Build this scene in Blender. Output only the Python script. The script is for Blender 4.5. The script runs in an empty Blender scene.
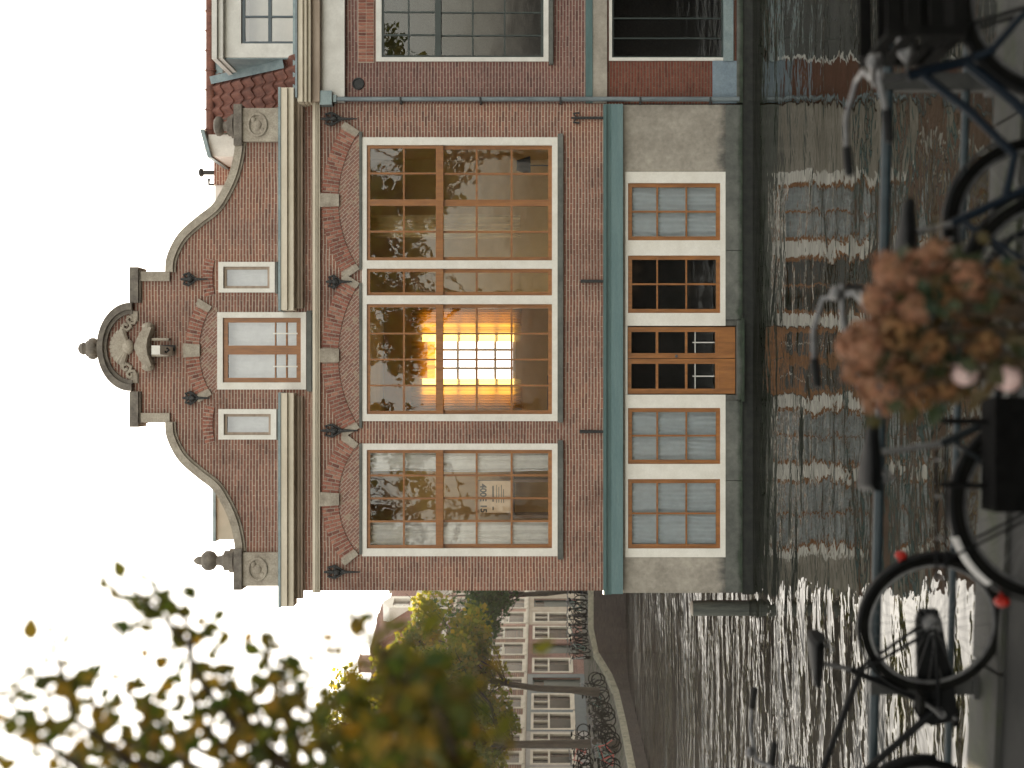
import bpy, math, random
from mathutils import Vector, Matrix, noise
from mathutils.geometry import tessellate_polygon
from mathutils.bvhtree import BVHTree
random.seed(7)
R = math.radians
SC = bpy.context.scene
COL = SC.collection
PI = math.pi

# ------------------------------------------------------------------ measuring
EYE = 2.26          # camera height above the quay
F = 1300.0          # focal length in pixels
HOR = 545.0         # pixel column of the horizon (the picture lies on its side)
CEN = 383.5
D = 26.0            # distance of the facades
def PX(y, d=D): return (CEN - y) * d / F
def PZ(x, d=D): return EYE + (HOR - x) * d / F

# ------------------------------------------------------------------ mesh builder
OFF = {}
class MB:
    def __init__(s): s.v = []; s.f = []; s.mi = []; s.cur = 0
    def add(s, vs, fs):
        b = len(s.v); s.v += [tuple(p) for p in vs]
        for f in fs: s.f.append(tuple(i + b for i in f)); s.mi.append(s.cur)
        return s
    def box(s, x0, x1, y0, y1, z0, z1):
        if x0 > x1: x0, x1 = x1, x0
        if y0 > y1: y0, y1 = y1, y0
        if z0 > z1: z0, z1 = z1, z0
        return s.add([(x0,y0,z0),(x1,y0,z0),(x1,y1,z0),(x0,y1,z0),(x0,y0,z1),(x1,y0,z1),(x1,y1,z1),(x0,y1,z1)],
            [(0,3,2,1),(4,5,6,7),(0,1,5,4),(1,2,6,5),(2,3,7,6),(3,0,4,7)])
    def pbox(s, x0, x1, y0, y1, yf, yb):
        return s.box(PX(y1,yf), PX(y0,yf), yf, yb, PZ(x1,yf), PZ(x0,yf))
    def prism(s, outer, holes, y0, y1):
        loops = [outer] + list(holes)
        tris = tessellate_polygon([[Vector((p[0], p[1], 0)) for p in l] for l in loops])
        flat = [p for l in loops for p in l]; n = len(flat)
        fs = []
        for t in tris:
            a, b, c = (flat[i] for i in t)
            cr = (b[0]-a[0])*(c[1]-a[1]) - (b[1]-a[1])*(c[0]-a[0])
            if abs(cr) < 1e-12: continue
            if cr < 0: t = (t[0], t[2], t[1])
            fs.append(t); fs.append((t[0]+n, t[2]+n, t[1]+n))
        k = 0
        for li, l in enumerate(loops):
            m = len(l); ar = sum(l[i][0]*l[(i+1)%m][1]-l[(i+1)%m][0]*l[i][1] for i in range(m))
            for i in range(m):
                a, b = k+i, k+(i+1) % m
                if (ar > 0) == (li == 0): fs.append((a, a+n, b+n, b))
                else: fs.append((a, b, b+n, a+n))
            k += m
        return s.add([(p[0], y0, p[1]) for p in flat] + [(p[0], y1, p[1]) for p in flat], fs)
    def tube(s, pts, r, n=8, closed=False, caps=True):
        P = [Vector(p) for p in pts]; m = len(P)
        rr = r if isinstance(r, (list, tuple)) else [r]*m
        ref = None; vs = []
        for i in range(m):
            if closed: t = P[(i+1) % m] - P[i-1]
            else: t = P[min(i+1, m-1)] - P[max(i-1, 0)]
            if t.length < 1e-9: t = Vector((0,0,1))
            t.normalize()
            if ref is None:
                ref = t.orthogonal().normalized()
            ref = ref - t*ref.dot(t)
            if ref.length < 1e-6: ref = t.orthogonal()
            ref.normalize(); q = t.cross(ref)
            for k in range(n):
                a = 2*PI*k/n; vs.append(P[i] + (ref*math.cos(a) + q*math.sin(a))*rr[i])
        fs = []
        for i in range(m if closed else m-1):
            j = (i+1) % m
            for k in range(n):
                l = (k+1) % n; fs.append((i*n+k, i*n+l, j*n+l, j*n+k))
        if caps and not closed:
            fs.append(tuple(reversed(range(n)))); fs.append(tuple(range((m-1)*n, m*n)))
        return s.add(vs, fs)
    def lathe(s, prof, c=(0,0,0), n=16, axis='z'):
        vs = []; fs = []
        for r, h in prof:
            for k in range(n):
                a = 2*PI*k/n; x, y = r*math.cos(a), r*math.sin(a)
                p = (x, y, h) if axis == 'z' else ((x, h, y) if axis == 'y' else (h, x, y))
                vs.append((p[0]+c[0], p[1]+c[1], p[2]+c[2]))
        for i in range(len(prof)-1):
            for k in range(n):
                l = (k+1) % n; fs.append((i*n+k, i*n+l, (i+1)*n+l, (i+1)*n+k))
        fs.append(tuple(reversed(range(n)))); fs.append(tuple(range((len(prof)-1)*n, len(prof)*n)))
        return s.add(vs, fs)
    def ell(s, c, r, n=10, m=7):
        if not isinstance(r, (list, tuple)): r = (r, r, r)
        vs = [(c[0], c[1], c[2]-r[2])]; fs = []
        for i in range(1, m):
            a = PI*i/m
            for k in range(n):
                b = 2*PI*k/n
                vs.append((c[0]+r[0]*math.sin(a)*math.cos(b), c[1]+r[1]*math.sin(a)*math.sin(b), c[2]-r[2]*math.cos(a)))
        vs.append((c[0], c[1], c[2]+r[2])); t = len(vs)-1
        for k in range(n):
            l = (k+1) % n; fs.append((0, 1+l, 1+k)); fs.append((t, 1+(m-2)*n+k, 1+(m-2)*n+l))
            for i in range(m-2): fs.append((1+i*n+k, 1+i*n+l, 1+(i+1)*n+l, 1+(i+1)*n+k))
        return s.add(vs, fs)
    def ring(s, c, R_, r, axis='y', n=40, k=8, a0=0, a1=None):
        pts = []
        full = a1 is None; e = 2*PI if full else a1
        N = n if full else n+1
        for i in range(N):
            a = a0 + (e-a0 if not full else 2*PI)*i/n
            u, w = R_*math.cos(a), R_*math.sin(a)
            pts.append((c[0]+u, c[1], c[2]+w) if axis == 'y' else ((c[0]+u, c[1]+w, c[2]) if axis == 'z' else (c[0], c[1]+u, c[2]+w)))
        return s.tube(pts, r, k, closed=full)
    def build(s, name, mat, parent=None, smooth=False, local=False):
        off = Vector((0,0,0))
        if parent is not None and not local: off = OFF.get(parent.name, Vector((0,0,0)))
        me = bpy.data.meshes.new(name)
        me.from_pydata([Vector(p)-off for p in s.v], [], s.f)
        mats = mat if isinstance(mat, (list, tuple)) else [mat]
        for m in mats: me.materials.append(m)
        if len(mats) > 1: me.polygons.foreach_set('material_index', s.mi)
        if smooth:
            me.polygons.foreach_set('use_smooth', [True]*len(s.f))
            try: me.set_sharp_from_angle(angle=R(40))
            except Exception: pass
        me.update()
        o = bpy.data.objects.new(name, me); COL.objects.link(o)
        if parent is not None: o.parent = parent
        OFF[o.name] = off
        return o
def tag(o, label=None, cat=None, group=None, kind=None):
    if label: o['label'] = label
    if cat: o['category'] = cat
    if group: o['group'] = group
    if kind: o['kind'] = kind
    return o
def thing(name, label, cat, loc=(0,0,0), rz=0, group=None):
    o = bpy.data.objects.new(name, None); COL.objects.link(o)
    o.location = loc; o.rotation_euler = (0,0,rz); o.empty_display_size = .2
    OFF[o.name] = Vector(loc)
    return tag(o, label, cat, group)
def copy_tree(o, parent=None):
    c = o.copy(); COL.objects.link(c)
    if parent is not None: c.parent = parent
    for ch in list(o.children): copy_tree(ch, c)
    return c
def rect(x0, x1, y0, y1, d=D):
    a, b, c, e = PX(y1,d), PX(y0,d), PZ(x1,d), PZ(x0,d)
    return [(a,c),(b,c),(b,e),(a,e)]

# ------------------------------------------------------------------ materials
def srgb(r, g, b):
    f = lambda c: (c/255/12.92 if c/255 <= .04045 else ((c/255+.055)/1.055)**2.4)
    return (f(r), f(g), f(b))
def newmat(name):
    m = bpy.data.materials.new(name); m.use_nodes = True
    nt = m.node_tree; return m, nt, nt.nodes['Principled BSDF'], nt.nodes['Material Output']
def N(nt, t, **kw):
    n = nt.nodes.new(t)
    for k, v in kw.items(): setattr(n, k, v)
    return n
def ramp(nt, fac, stops):
    r = N(nt, 'ShaderNodeValToRGB'); el = r.color_ramp.elements
    while len(el) < len(stops): el.new(.5)
    for e, (p, c) in zip(el, stops): e.position = p; e.color = (*c, 1) if len(c) == 3 else c
    nt.links.new(fac, r.inputs[0]); return r.outputs[0]
def mixc(nt, fac, a, b, mode='MIX'):
    m = N(nt, 'ShaderNodeMix', data_type='RGBA', blend_type=mode)
    for sock, v in ((m.inputs[0], fac), (m.inputs[6], a), (m.inputs[7], b)):
        if hasattr(v, 'is_output'): nt.links.new(v, sock)
        else: sock.default_value = v if not isinstance(v, tuple) else ((*v, 1) if len(v) == 3 else v)
    return m.outputs[2]
def noisef(nt, vec, scale, detail=4, rough=.6):
    n = N(nt, 'ShaderNodeTexNoise'); n.inputs['Scale'].default_value = scale
    n.inputs['Detail'].default_value = detail; n.inputs['Roughness'].default_value = rough
    if vec is not None: nt.links.new(vec, n.inputs['Vector'])
    return n.outputs['Fac']
def objco(nt): return N(nt, 'ShaderNodeTexCoord').outputs['Object']
def stretch(nt, vec, s):
    m = N(nt, 'ShaderNodeMapping'); m.inputs['Scale'].default_value = s; nt.links.new(vec, m.inputs[0]); return m.outputs[0]
def bump(nt, bs, h, strength=.4, dist=.01):
    b = N(nt, 'ShaderNodeBump'); b.inputs['Strength'].default_value = strength; b.inputs['Distance'].default_value = dist
    nt.links.new(h, b.inputs['Height']); nt.links.new(b.outputs[0], bs.inputs['Normal'])
def surf(name, c1, c2=None, rough=.6, scale=3, metallic=0, bmp=0, spec=.5, sc3=(1,1,1), dist=.01, lo=.35, hi=.65, fine=0):
    m, nt, bs, out = newmat(name)
    bs.inputs['Roughness'].default_value = rough; bs.inputs['Metallic'].default_value = metallic
    bs.inputs['Specular IOR Level'].default_value = spec
    if c2 is None: bs.inputs['Base Color'].default_value = (*c1, 1)
    else:
        v = stretch(nt, objco(nt), sc3); f = noisef(nt, v, scale, 6, .65)
        c = ramp(nt, f, [(lo, c1), (hi, c2)])
        if fine:
            f2 = noisef(nt, v, scale*9, 3, .6)
            c = mixc(nt, fine, c, ramp(nt, f2, [(.3, (.35,.35,.35)), (.7, (1,1,1))]), 'MULTIPLY')
        nt.links.new(c, bs.inputs['Base Color'])
        if bmp: bump(nt, bs, f, bmp, dist)
    return m
def brick_mat(name, ca, cb, cm, mortar=.0045, row=.0615, width=.205, dirt=.5, lime=.25, bedw=.12):
    m, nt, bs, out = newmat(name)
    co = objco(nt); sep = N(nt, 'ShaderNodeSeparateXYZ'); nt.links.new(co, sep.inputs[0])
    geo = N(nt, 'ShaderNodeNewGeometry'); sn = N(nt, 'ShaderNodeSeparateXYZ'); nt.links.new(geo.outputs['True Normal'], sn.inputs[0])
    ab = N(nt, 'ShaderNodeMath', operation='ABSOLUTE'); nt.links.new(sn.outputs[0], ab.inputs[0])
    gt = N(nt, 'ShaderNodeMath', operation='GREATER_THAN'); gt.inputs[1].default_value = .7; nt.links.new(ab.outputs[0], gt.inputs[0])
    mx = N(nt, 'ShaderNodeMix'); nt.links.new(gt.outputs[0], mx.inputs[0]); nt.links.new(sep.outputs[0], mx.inputs[2]); nt.links.new(sep.outputs[1], mx.inputs[3])
    # slightly uneven courses
    wob = noisef(nt, stretch(nt, co, (.6,.6,.6)), 1.2, 2)
    wm = N(nt, 'ShaderNodeMath', operation='MULTIPLY_ADD'); wm.inputs[1].default_value = .05; nt.links.new(wob, wm.inputs[0]); nt.links.new(sep.outputs[2], wm.inputs[2])
    cv = N(nt, 'ShaderNodeCombineXYZ'); nt.links.new(mx.outputs[0], cv.inputs[0]); nt.links.new(wm.outputs[0], cv.inputs[1])
    b = N(nt, 'ShaderNodeTexBrick'); b.offset = .5
    b.inputs['Color1'].default_value = (*ca, 1); b.inputs['Color2'].default_value = (*cb, 1); b.inputs['Mortar'].default_value = (*cm, 1)
    b.inputs['Scale'].default_value = 1; b.inputs['Mortar Size'].default_value = mortar; b.inputs['Mortar Smooth'].default_value = .3
    b.inputs['Brick Width'].default_value = width; b.inputs['Row Height'].default_value = row; b.inputs['Bias'].default_value = -.1
    nt.links.new(cv.outputs[0], b.inputs['Vector'])
    # pale bed joints, thinner head joints
    dv = N(nt, 'ShaderNodeMath', operation='DIVIDE'); dv.inputs[1].default_value = row; nt.links.new(wm.outputs[0], dv.inputs[0])
    fr = N(nt, 'ShaderNodeMath', operation='FRACT'); nt.links.new(dv.outputs[0], fr.inputs[0])
    pg = N(nt, 'ShaderNodeMath', operation='PINGPONG'); pg.inputs[1].default_value = .5; nt.links.new(fr.outputs[0], pg.inputs[0])
    bed = ramp(nt, pg.outputs[0], [(bedw,(1,1,1)),(bedw+.06,(0,0,0))])
    # white noise per brick: odd pale or burnt bricks
    wn = N(nt, 'ShaderNodeTexBrick'); wn.offset = .5
    for k, v in (('Scale',1),('Mortar Size',0),('Brick Width',width),('Row Height',row)): wn.inputs[k].default_value = v
    wn.inputs['Color1'].default_value = (0,0,0,1); wn.inputs['Color2'].default_value = (1,1,1,1)
    nt.links.new(cv.outputs[0], wn.inputs['Vector'])
    c = mixc(nt, 1, b.outputs['Color'], ramp(nt, wn.outputs['Color'], [(0,(.56,.55,.58)),(.25,(.86,.86,.88)),(.75,(1.1,1.07,1.03)),(1,(1.55,1.48,1.38))]), 'MULTIPLY')
    c = mixc(nt, bed, c, (*cm, 1))
    big = noisef(nt, stretch(nt, co, (1,1,.7)), .75, 5, .65)
    c = mixc(nt, dirt, c, ramp(nt, big, [(.3,(.5,.47,.47)),(.5,(1,1,1)),(.72,(1.25,1.12,1.0))]), 'MULTIPLY')
    c = mixc(nt, .5, c, ramp(nt, noisef(nt, stretch(nt, co, (1,1,2.2)), 14, 4, .7), [(.32,(.55,.54,.54)),(.5,(1,1,1)),(.68,(1.35,1.3,1.25))]), 'MULTIPLY')
    lm = noisef(nt, co, 7, 5, .75)
    c = mixc(nt, ramp(nt, lm, [(.60,(0,0,0)),(.75,(lime,lime,lime))]), c, (.42,.36,.30))
    nt.links.new(c, bs.inputs['Base Color']); bs.inputs['Roughness'].default_value = .85; bs.inputs['Specular IOR Level'].default_value = .25
    ad = N(nt, 'ShaderNodeMath', operation='MULTIPLY_ADD'); nt.links.new(b.outputs['Fac'], ad.inputs[0]); ad.inputs[1].default_value = -1; nt.links.new(lm, ad.inputs[2])
    bump(nt, bs, ad.outputs[0], .5, .008)
    return m
def island_mat(name, cols, rough=.8, transl=0, tcol=None, spec=.3, ns=0):
    """each separate piece of the mesh gets its own shade"""
    m, nt, bs, out = newmat(name)
    g = N(nt, 'ShaderNodeNewGeometry')
    n = len(cols); c = ramp(nt, g.outputs['Random Per Island'], [(i/max(1,n-1), k) for i, k in enumerate(cols)])
    if ns: c = mixc(nt, .6, c, ramp(nt, noisef(nt, objco(nt), ns, 4), [(.3,(.5,.5,.5)),(.7,(1.15,1.15,1.15))]), 'MULTIPLY')
    nt.links.new(c, bs.inputs['Base Color']); bs.inputs['Roughness'].default_value = rough; bs.inputs['Specular IOR Level'].default_value = spec
    if transl:
        t = N(nt, 'ShaderNodeBsdfTranslucent')
        nt.links.new(mixc(nt, 1, c, tcol or (1.6,1.6,.9), 'MULTIPLY'), t.inputs[0])
        x = N(nt, 'ShaderNodeMixShader'); x.inputs[0].default_value = transl
        nt.links.new(bs.outputs[0], x.inputs[1]); nt.links.new(t.outputs[0], x.inputs[2]); nt.links.new(x.outputs[0], out.inputs[0])
    return m
def glass_mat(name, refl=.10, tint=(1,1,1), rough=.0):
    m, nt, bs, out = newmat(name); nt.nodes.remove(bs)
    t = N(nt, 'ShaderNodeBsdfTransparent'); t.inputs[0].default_value = (*tint, 1)
    g = N(nt, 'ShaderNodeBsdfGlossy'); g.inputs['Roughness'].default_value = rough
    lw = N(nt, 'ShaderNodeFresnel'); lw.inputs[0].default_value = 1.5
    a = N(nt, 'ShaderNodeMath', operation='ADD', use_clamp=True); a.inputs[1].default_value = refl; nt.links.new(lw.outputs[0], a.inputs[0])
    # old glass: each pane a little uneven
    nz = N(nt, 'ShaderNodeTexNoise'); nz.inputs['Scale'].default_value = 2.2; nt.links.new(objco(nt), nz.inputs['Vector'])
    b = N(nt, 'ShaderNodeBump'); b.inputs['Strength'].default_value = .12; b.inputs['Distance'].default_value = .02
    nt.links.new(nz.outputs['Fac'], b.inputs['Height']); nt.links.new(b.outputs[0], g.inputs['Normal'])
    x = N(nt, 'ShaderNodeMixShader'); nt.links.new(a.outputs[0], x.inputs[0]); nt.links.new(t.outputs[0], x.inputs[1]); nt.links.new(g.outputs[0], x.inputs[2])
    nt.links.new(x.outputs[0], out.inputs[0]); return m
def cloth_mat(name, col, transl=.4, tcol=None):
    m, nt, bs, out = newmat(name)
    f = noisef(nt, objco(nt), 8, 3)
    c = mixc(nt, 1, col, ramp(nt, f, [(.3,(.88,.88,.88)),(.7,(1,1,1))]), 'MULTIPLY')
    nt.links.new(c, bs.inputs['Base Color']); bs.inputs['Roughness'].default_value = .9; bs.inputs['Specular IOR Level'].default_value = .1
    t = N(nt, 'ShaderNodeBsdfTranslucent'); t.inputs[0].default_value = (*(tcol or col), 1)
    x = N(nt, 'ShaderNodeMixShader'); x.inputs[0].default_value = transl
    nt.links.new(bs.outputs[0], x.inputs[1]); nt.links.new(t.outputs[0], x.inputs[2]); nt.links.new(x.outputs[0], out.inputs[0]); return m

M = {}
M['brick'] = brick_mat('red_brick', (.255,.115,.08), (.165,.078,.058), (.44,.37,.30), dirt=.8)
M['brick_dark'] = brick_mat('purple_brick', (.20,.09,.075), (.125,.06,.053), (.34,.275,.23), lime=.12)
M['brick_base'] = brick_mat('damp_brick', (.19,.055,.035), (.11,.04,.03), (.15,.11,.08), lime=.1)
M['brick_far'] = brick_mat('far_brick', (.20,.085,.06), (.14,.06,.045), (.24,.19,.15), dirt=.4)
M['voussoir'] = island_mat('arch_brick', [(.16,.065,.05),(.30,.115,.08),(.38,.16,.11),(.24,.09,.065),(.46,.23,.16)], .85, ns=20)
M['mortar'] = surf('lime_mortar', (.52,.43,.34), (.40,.32,.26), .9, 30)
M['stone'] = surf('weathered_sandstone', (.32,.27,.21), (.50,.44,.35), .8, 4, bmp=.3, dist=.012, fine=.5)
M['stone_dark'] = surf('sooty_stone', (.13,.11,.092), (.27,.235,.19), .85, 5, bmp=.4, dist=.015, fine=.5)
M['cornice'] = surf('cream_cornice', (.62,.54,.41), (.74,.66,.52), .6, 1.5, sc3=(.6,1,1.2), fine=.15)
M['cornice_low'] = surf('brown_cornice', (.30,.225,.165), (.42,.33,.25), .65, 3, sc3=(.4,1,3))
M['white'] = surf('cream_white_paint', (.70,.66,.58), (.80,.765,.69), .45, 3, fine=.12)
M['white_n'] = surf('white_paint', (.60,.575,.52), (.72,.70,.64), .45, 3, fine=.12)
M['wood'] = surf('varnished_wood', (.20,.078,.020), (.33,.132,.034), .35, 5, sc3=(3,1,.4), bmp=.05)
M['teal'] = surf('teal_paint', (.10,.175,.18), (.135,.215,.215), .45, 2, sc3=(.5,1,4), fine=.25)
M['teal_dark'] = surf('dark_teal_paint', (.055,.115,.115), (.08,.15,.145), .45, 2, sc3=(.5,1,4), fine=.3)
M['concrete'] = surf('stained_plaster', (.24,.215,.175), (.42,.385,.315), .85, 1.3, bmp=.2, dist=.01, fine=.35, lo=.3, hi=.7)
M['plinth'] = surf('wet_plinth_stone', (.055,.068,.058), (.15,.165,.14), .6, 3, bmp=.4, dist=.02, fine=.5)
M['algae'] = surf('black_waterline', (.006,.007,.006), (.02,.022,.017), .8, 6, bmp=.5, dist=.02)
M['lead'] = surf('lead_sheet', (.17,.22,.23), (.27,.33,.33), .45, 4, metallic=.3, fine=.3)
M['zinc'] = surf('zinc_pipe', (.13,.16,.175), (.21,.25,.265), .4, 5, metallic=.4, sc3=(1,1,.3), fine=.2)
M['bluestone'] = surf('blue_grey_stone', (.15,.20,.24), (.22,.28,.32), .7, 3, fine=.3)
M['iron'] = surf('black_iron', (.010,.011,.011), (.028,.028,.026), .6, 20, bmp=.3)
M['greenblack'] = surf('dark_green_paint', (.012,.022,.02), (.02,.034,.03), .35, 4)
M['greyblue'] = surf('grey_blue_paint', (.04,.062,.075), (.055,.08,.095), .35, 4)
M['glass'] = glass_mat('window_glass', .04)
M['glass_b'] = glass_mat('reflecting_glass', .12)
M['glass_lo'] = glass_mat('low_glass', .0)
M['glass_far'] = glass_mat('dark_far_glass', .03)
M['net'] = cloth_mat('net_curtain', (.60,.66,.68), .12)
M['grey_blind'] = cloth_mat('grey_blind', (.62,.62,.60), .1)
M['drape'] = cloth_mat('white_drape', (.90,.88,.82), .12)
M['cream_drape'] = cloth_mat('cream_drape', (.75,.58,.28), .45)
M['blind'] = cloth_mat('sunlit_blind', (.85,.78,.6), .85, (.48,.36,.14))
M['glow_drape'] = cloth_mat('glow_halo_drape', (.70,.45,.12), .8, (.62,.46,.15))  # cloth standing in for the soft yellow glow round the back window
M['ochre'] = surf('ochre_plaster', (.58,.40,.16), (.66,.47,.20), .85, 2)
M['grey_room'] = surf('grey_plaster', (.42,.39,.31), (.50,.46,.37), .85, 2)
M['brown_room'] = surf('brown_panelling', (.66,.36,.10), (.76,.45,.14), .7, 2, sc3=(4,4,.3))
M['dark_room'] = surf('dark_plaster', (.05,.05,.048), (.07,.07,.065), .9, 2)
M['floor'] = surf('floor_boards', (.15,.08,.04), (.21,.12,.06), .5, 3, sc3=(8,.5,1))
M['tile'] = surf('clay_pantile', (.13,.05,.035), (.26,.105,.07), .75, 6, bmp=.2, fine=.5)
M['tympanum'] = None
M['card'] = surf('cardboard', (.74,.55,.36), (.82,.63,.43), .85, 10)
M['ink'] = surf('black_ink', (.02,.017,.014), rough=.7)
M['rail'] = surf('blue_grey_rail_paint', (.010,.022,.029), (.020,.036,.045), .5, 12, bmp=.1, fine=.3)
M['rubber'] = surf('tyre_rubber', (.003,.003,.003), (.007,.007,.006), .9, 12, spec=.06)
M['blackpaint'] = surf('black_bike_paint', (.002,.0022,.0025), (.004,.0045,.005), .5, 8, spec=.12)
M['bluepaint'] = surf('dark_blue_bike_paint', (.003,.007,.013), (.005,.010,.017), .5, 8, spec=.12)
M['greypaint'] = surf('grey_bike_paint', (.005,.007,.009), (.009,.012,.014), .45, 8, spec=.15)
M['chrome'] = surf('worn_chrome', (.09,.09,.095), (.17,.17,.17), .45, 20, metallic=.9)
M['alu'] = surf('dull_aluminium', (.09,.09,.095), (.16,.16,.16), .5, 20, metallic=.7)
M['fender_white'] = surf('white_mudguard', (.26,.255,.25), (.38,.37,.36), .4, 10)
M['saddle'] = surf('black_vinyl', (.004,.0042,.0045), (.008,.0085,.009), .6, 15, spec=.15)
M['redlens'] = surf('red_lens', (.26,.012,.006), rough=.4, spec=.2)
M['orange'] = surf('orange_plastic', (.62,.13,.02), rough=.35)
M['canvas'] = surf('black_canvas', (.002,.002,.002), (.005,.005,.005), .9, 30, spec=.05)
M['wicker'] = surf('black_crate', (.003,.003,.003), (.006,.006,.0055), .8, 20, spec=.06)
M['terracotta'] = surf('planter_wood', (.10,.06,.035), (.16,.10,.06), .8, 5)
M['bark'] = surf('bark', (.022,.018,.013), (.055,.044,.032), .9, 8, sc3=(1,1,.25), bmp=.6, dist=.02)
M['twig'] = surf('twig', (.03,.02,.012), (.07,.045,.025), .8, 12)
M['post'] = surf('wet_pole', (.045,.05,.043), (.11,.115,.095), .75, 5, sc3=(3,3,.4), bmp=.5, dist=.02, fine=.5)
M['leaf_near'] = island_mat('elm_leaf', [(.05,.085,.022),(.075,.10,.024),(.11,.11,.026),(.075,.09,.024),(.17,.12,.026),(.06,.09,.024),(.30,.18,.03),(.10,.115,.03)], .55, .6, (1.5,1.35,.7))
M['leaf_yel'] = island_mat('yellowing_leaf', [(.05,.075,.02),(.08,.10,.024),(.12,.12,.026),(.06,.085,.02),(.15,.12,.024),(.05,.08,.022)], .6, .6, (2.5,2.2,.8))
M['leaf_dk'] = island_mat('dark_leaf', [(.02,.045,.02),(.035,.07,.028),(.05,.085,.03),(.03,.055,.022)], .6, .4, (1.4,1.6,.7))
M['petal'] = island_mat('faded_petal', [(.24,.115,.07),(.30,.145,.085),(.20,.10,.055),(.34,.19,.125),(.28,.15,.08),(.15,.075,.04)], .8, .25, (1.2,1,.9))
M['petal_brown'] = island_mat('withered_petal', [(.16,.07,.03),(.22,.11,.045),(.12,.06,.025),(.27,.15,.06)], .85, .2, (1.2,1,.9))
M['petal_pale'] = island_mat('pale_petal', [(.62,.44,.42),(.70,.55,.52),(.56,.36,.34)], .8, .25, (1.1,1,1))
M['hleaf'] = island_mat('hydrangea_leaf', [(.014,.028,.014),(.03,.04,.016),(.06,.045,.018),(.09,.05,.02)], .6, .2, (1.4,1.4,.8))
M['coping'] = surf('mossy_coping', (.115,.105,.09), (.20,.185,.16), .85, 5, bmp=.5, dist=.02, fine=.5)
M['quaywall'] = brick_mat('quay_brick', (.06,.05,.045), (.04,.036,.034), (.05,.045,.04), row=.07, lime=.15)
M['asphalt'] = surf('quay_paving', (.006,.006,.0055), (.015,.0145,.0125), .9, 6, bmp=.3, dist=.01, fine=.4)

# mosaic of small stones in the arch fields
def mosaic():
    m, nt, bs, out = newmat('carved_brick_mosaic')
    co = objco(nt); sp = N(nt, 'ShaderNodeSeparateXYZ'); nt.links.new(co, sp.inputs[0])
    cv = N(nt, 'ShaderNodeCombineXYZ'); nt.links.new(sp.outputs[0], cv.inputs[0]); nt.links.new(sp.outputs[2], cv.inputs[1])
    mp = N(nt, 'ShaderNodeMapping'); mp.inputs['Rotation'].default_value = (0,0,R(45)); nt.links.new(cv.outputs[0], mp.inputs[0])
    b = N(nt, 'ShaderNodeTexBrick'); b.inputs['Scale'].default_value = 1; b.inputs['Brick Width'].default_value = .17; b.inputs['Row Height'].default_value = .055
    b.inputs['Mortar Size'].default_value = .006
    b.inputs['Color1'].default_value = (.27,.125,.09,1); b.inputs['Color2'].default_value = (.19,.095,.072,1); b.inputs['Mortar'].default_value = (.42,.34,.27,1)
    nt.links.new(mp.outputs[0], b.inputs['Vector'])
    f = noisef(nt, co, 6, 4, .7)
    c = mixc(nt, ramp(nt, f, [(.54,(0,0,0)),(.62,(.75,.75,.75))]), b.outputs['Color'], (.34,.27,.19))
    nt.links.new(c, bs.inputs['Base Color']); bs.inputs['Roughness'].default_value = .85
    bump(nt, bs, f, .8, .03); return m
M['tympanum'] = mosaic()

def tide(name, c1, c2, zt, span, wet):
    m, nt, bs, out = newmat(name); co = objco(nt); sp = N(nt, 'ShaderNodeSeparateXYZ'); nt.links.new(co, sp.inputs[0])
    f = noisef(nt, co, 1.3, 6, .65); c = ramp(nt, f, [(.3,c1),(.7,c2)])
    c = mixc(nt, .4, c, ramp(nt, noisef(nt, co, 12, 4), [(.3,(.45,.45,.45)),(.7,(1.1,1.1,1.1))]), 'MULTIPLY')
    runs = noisef(nt, stretch(nt, co, (1.6,1.6,.5)), 1.4, 6, .72)
    a = N(nt, 'ShaderNodeMath', operation='MULTIPLY_ADD'); a.inputs[1].default_value = -span; nt.links.new(runs, a.inputs[0]); nt.links.new(sp.outputs[2], a.inputs[2])
    mr = N(nt, 'ShaderNodeMapRange', interpolation_type='SMOOTHSTEP'); nt.links.new(a.outputs[0], mr.inputs[0])
    for k, v in ((1,zt-span*.75),(2,zt-span*.25),(3,1),(4,0)): mr.inputs[k].default_value = v
    c = mixc(nt, mr.outputs[0], c, ramp(nt, noisef(nt, co, 6, 5), [(.35, wet),(.65, tuple(v*2.2 for v in wet))]))
    pt = noisef(nt, stretch(nt, co, (1.2,1,.9)), 2.1, 6, .75)
    c = mixc(nt, ramp(nt, pt, [(.55,(0,0,0)),(.62,(.55,.55,.55))]), c, mixc(nt, .5, c, (.5,.5,.47), 'MULTIPLY'))
    nt.links.new(c, bs.inputs['Base Color']); bs.inputs['Roughness'].default_value = .8; bump(nt, bs, f, .3, .015); return m
M['concrete'] = tide('stained_plaster', (.25,.222,.182), (.42,.378,.315), .62, .55, (.055,.054,.047))
M['plinth'] = tide('wet_plinth_stone', (.075,.08,.07), (.17,.172,.15), .28, .22, (.016,.024,.014))
# moss on the quay edge
def mossy(name, base1, base2, amount, wet=.8):
    m, nt, bs, out = newmat(name); co = objco(nt)
    f = noisef(nt, co, 5, 6, .65); c = ramp(nt, f, [(.3, base1), (.7, base2)])
    f2 = noisef(nt, stretch(nt, co, (.6,1.5,1)), 2.3, 6, .75)
    g = ramp(nt, f2, [(amount,(0,0,0)),(amount+.14,(1,1,1))])
    c = mixc(nt, g, c, ramp(nt, noisef(nt, co, 40, 3), [(.3,(.010,.015,.004)),(.7,(.030,.038,.010))]))
    nt.links.new(c, bs.inputs['Base Color']); bs.inputs['Roughness'].default_value = wet
    bump(nt, bs, f, .6, .03); return m
M['mosscoping'] = mossy('mossy_kerb_stone', (.012,.013,.011), (.034,.033,.029), .48)
M['bank'] = mossy('grassy_bank', (.06,.058,.05), (.13,.12,.10), .45)
M['bankedge'] = mossy('bank_edge_stone', (.16,.16,.12), (.30,.29,.22), .55)

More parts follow.
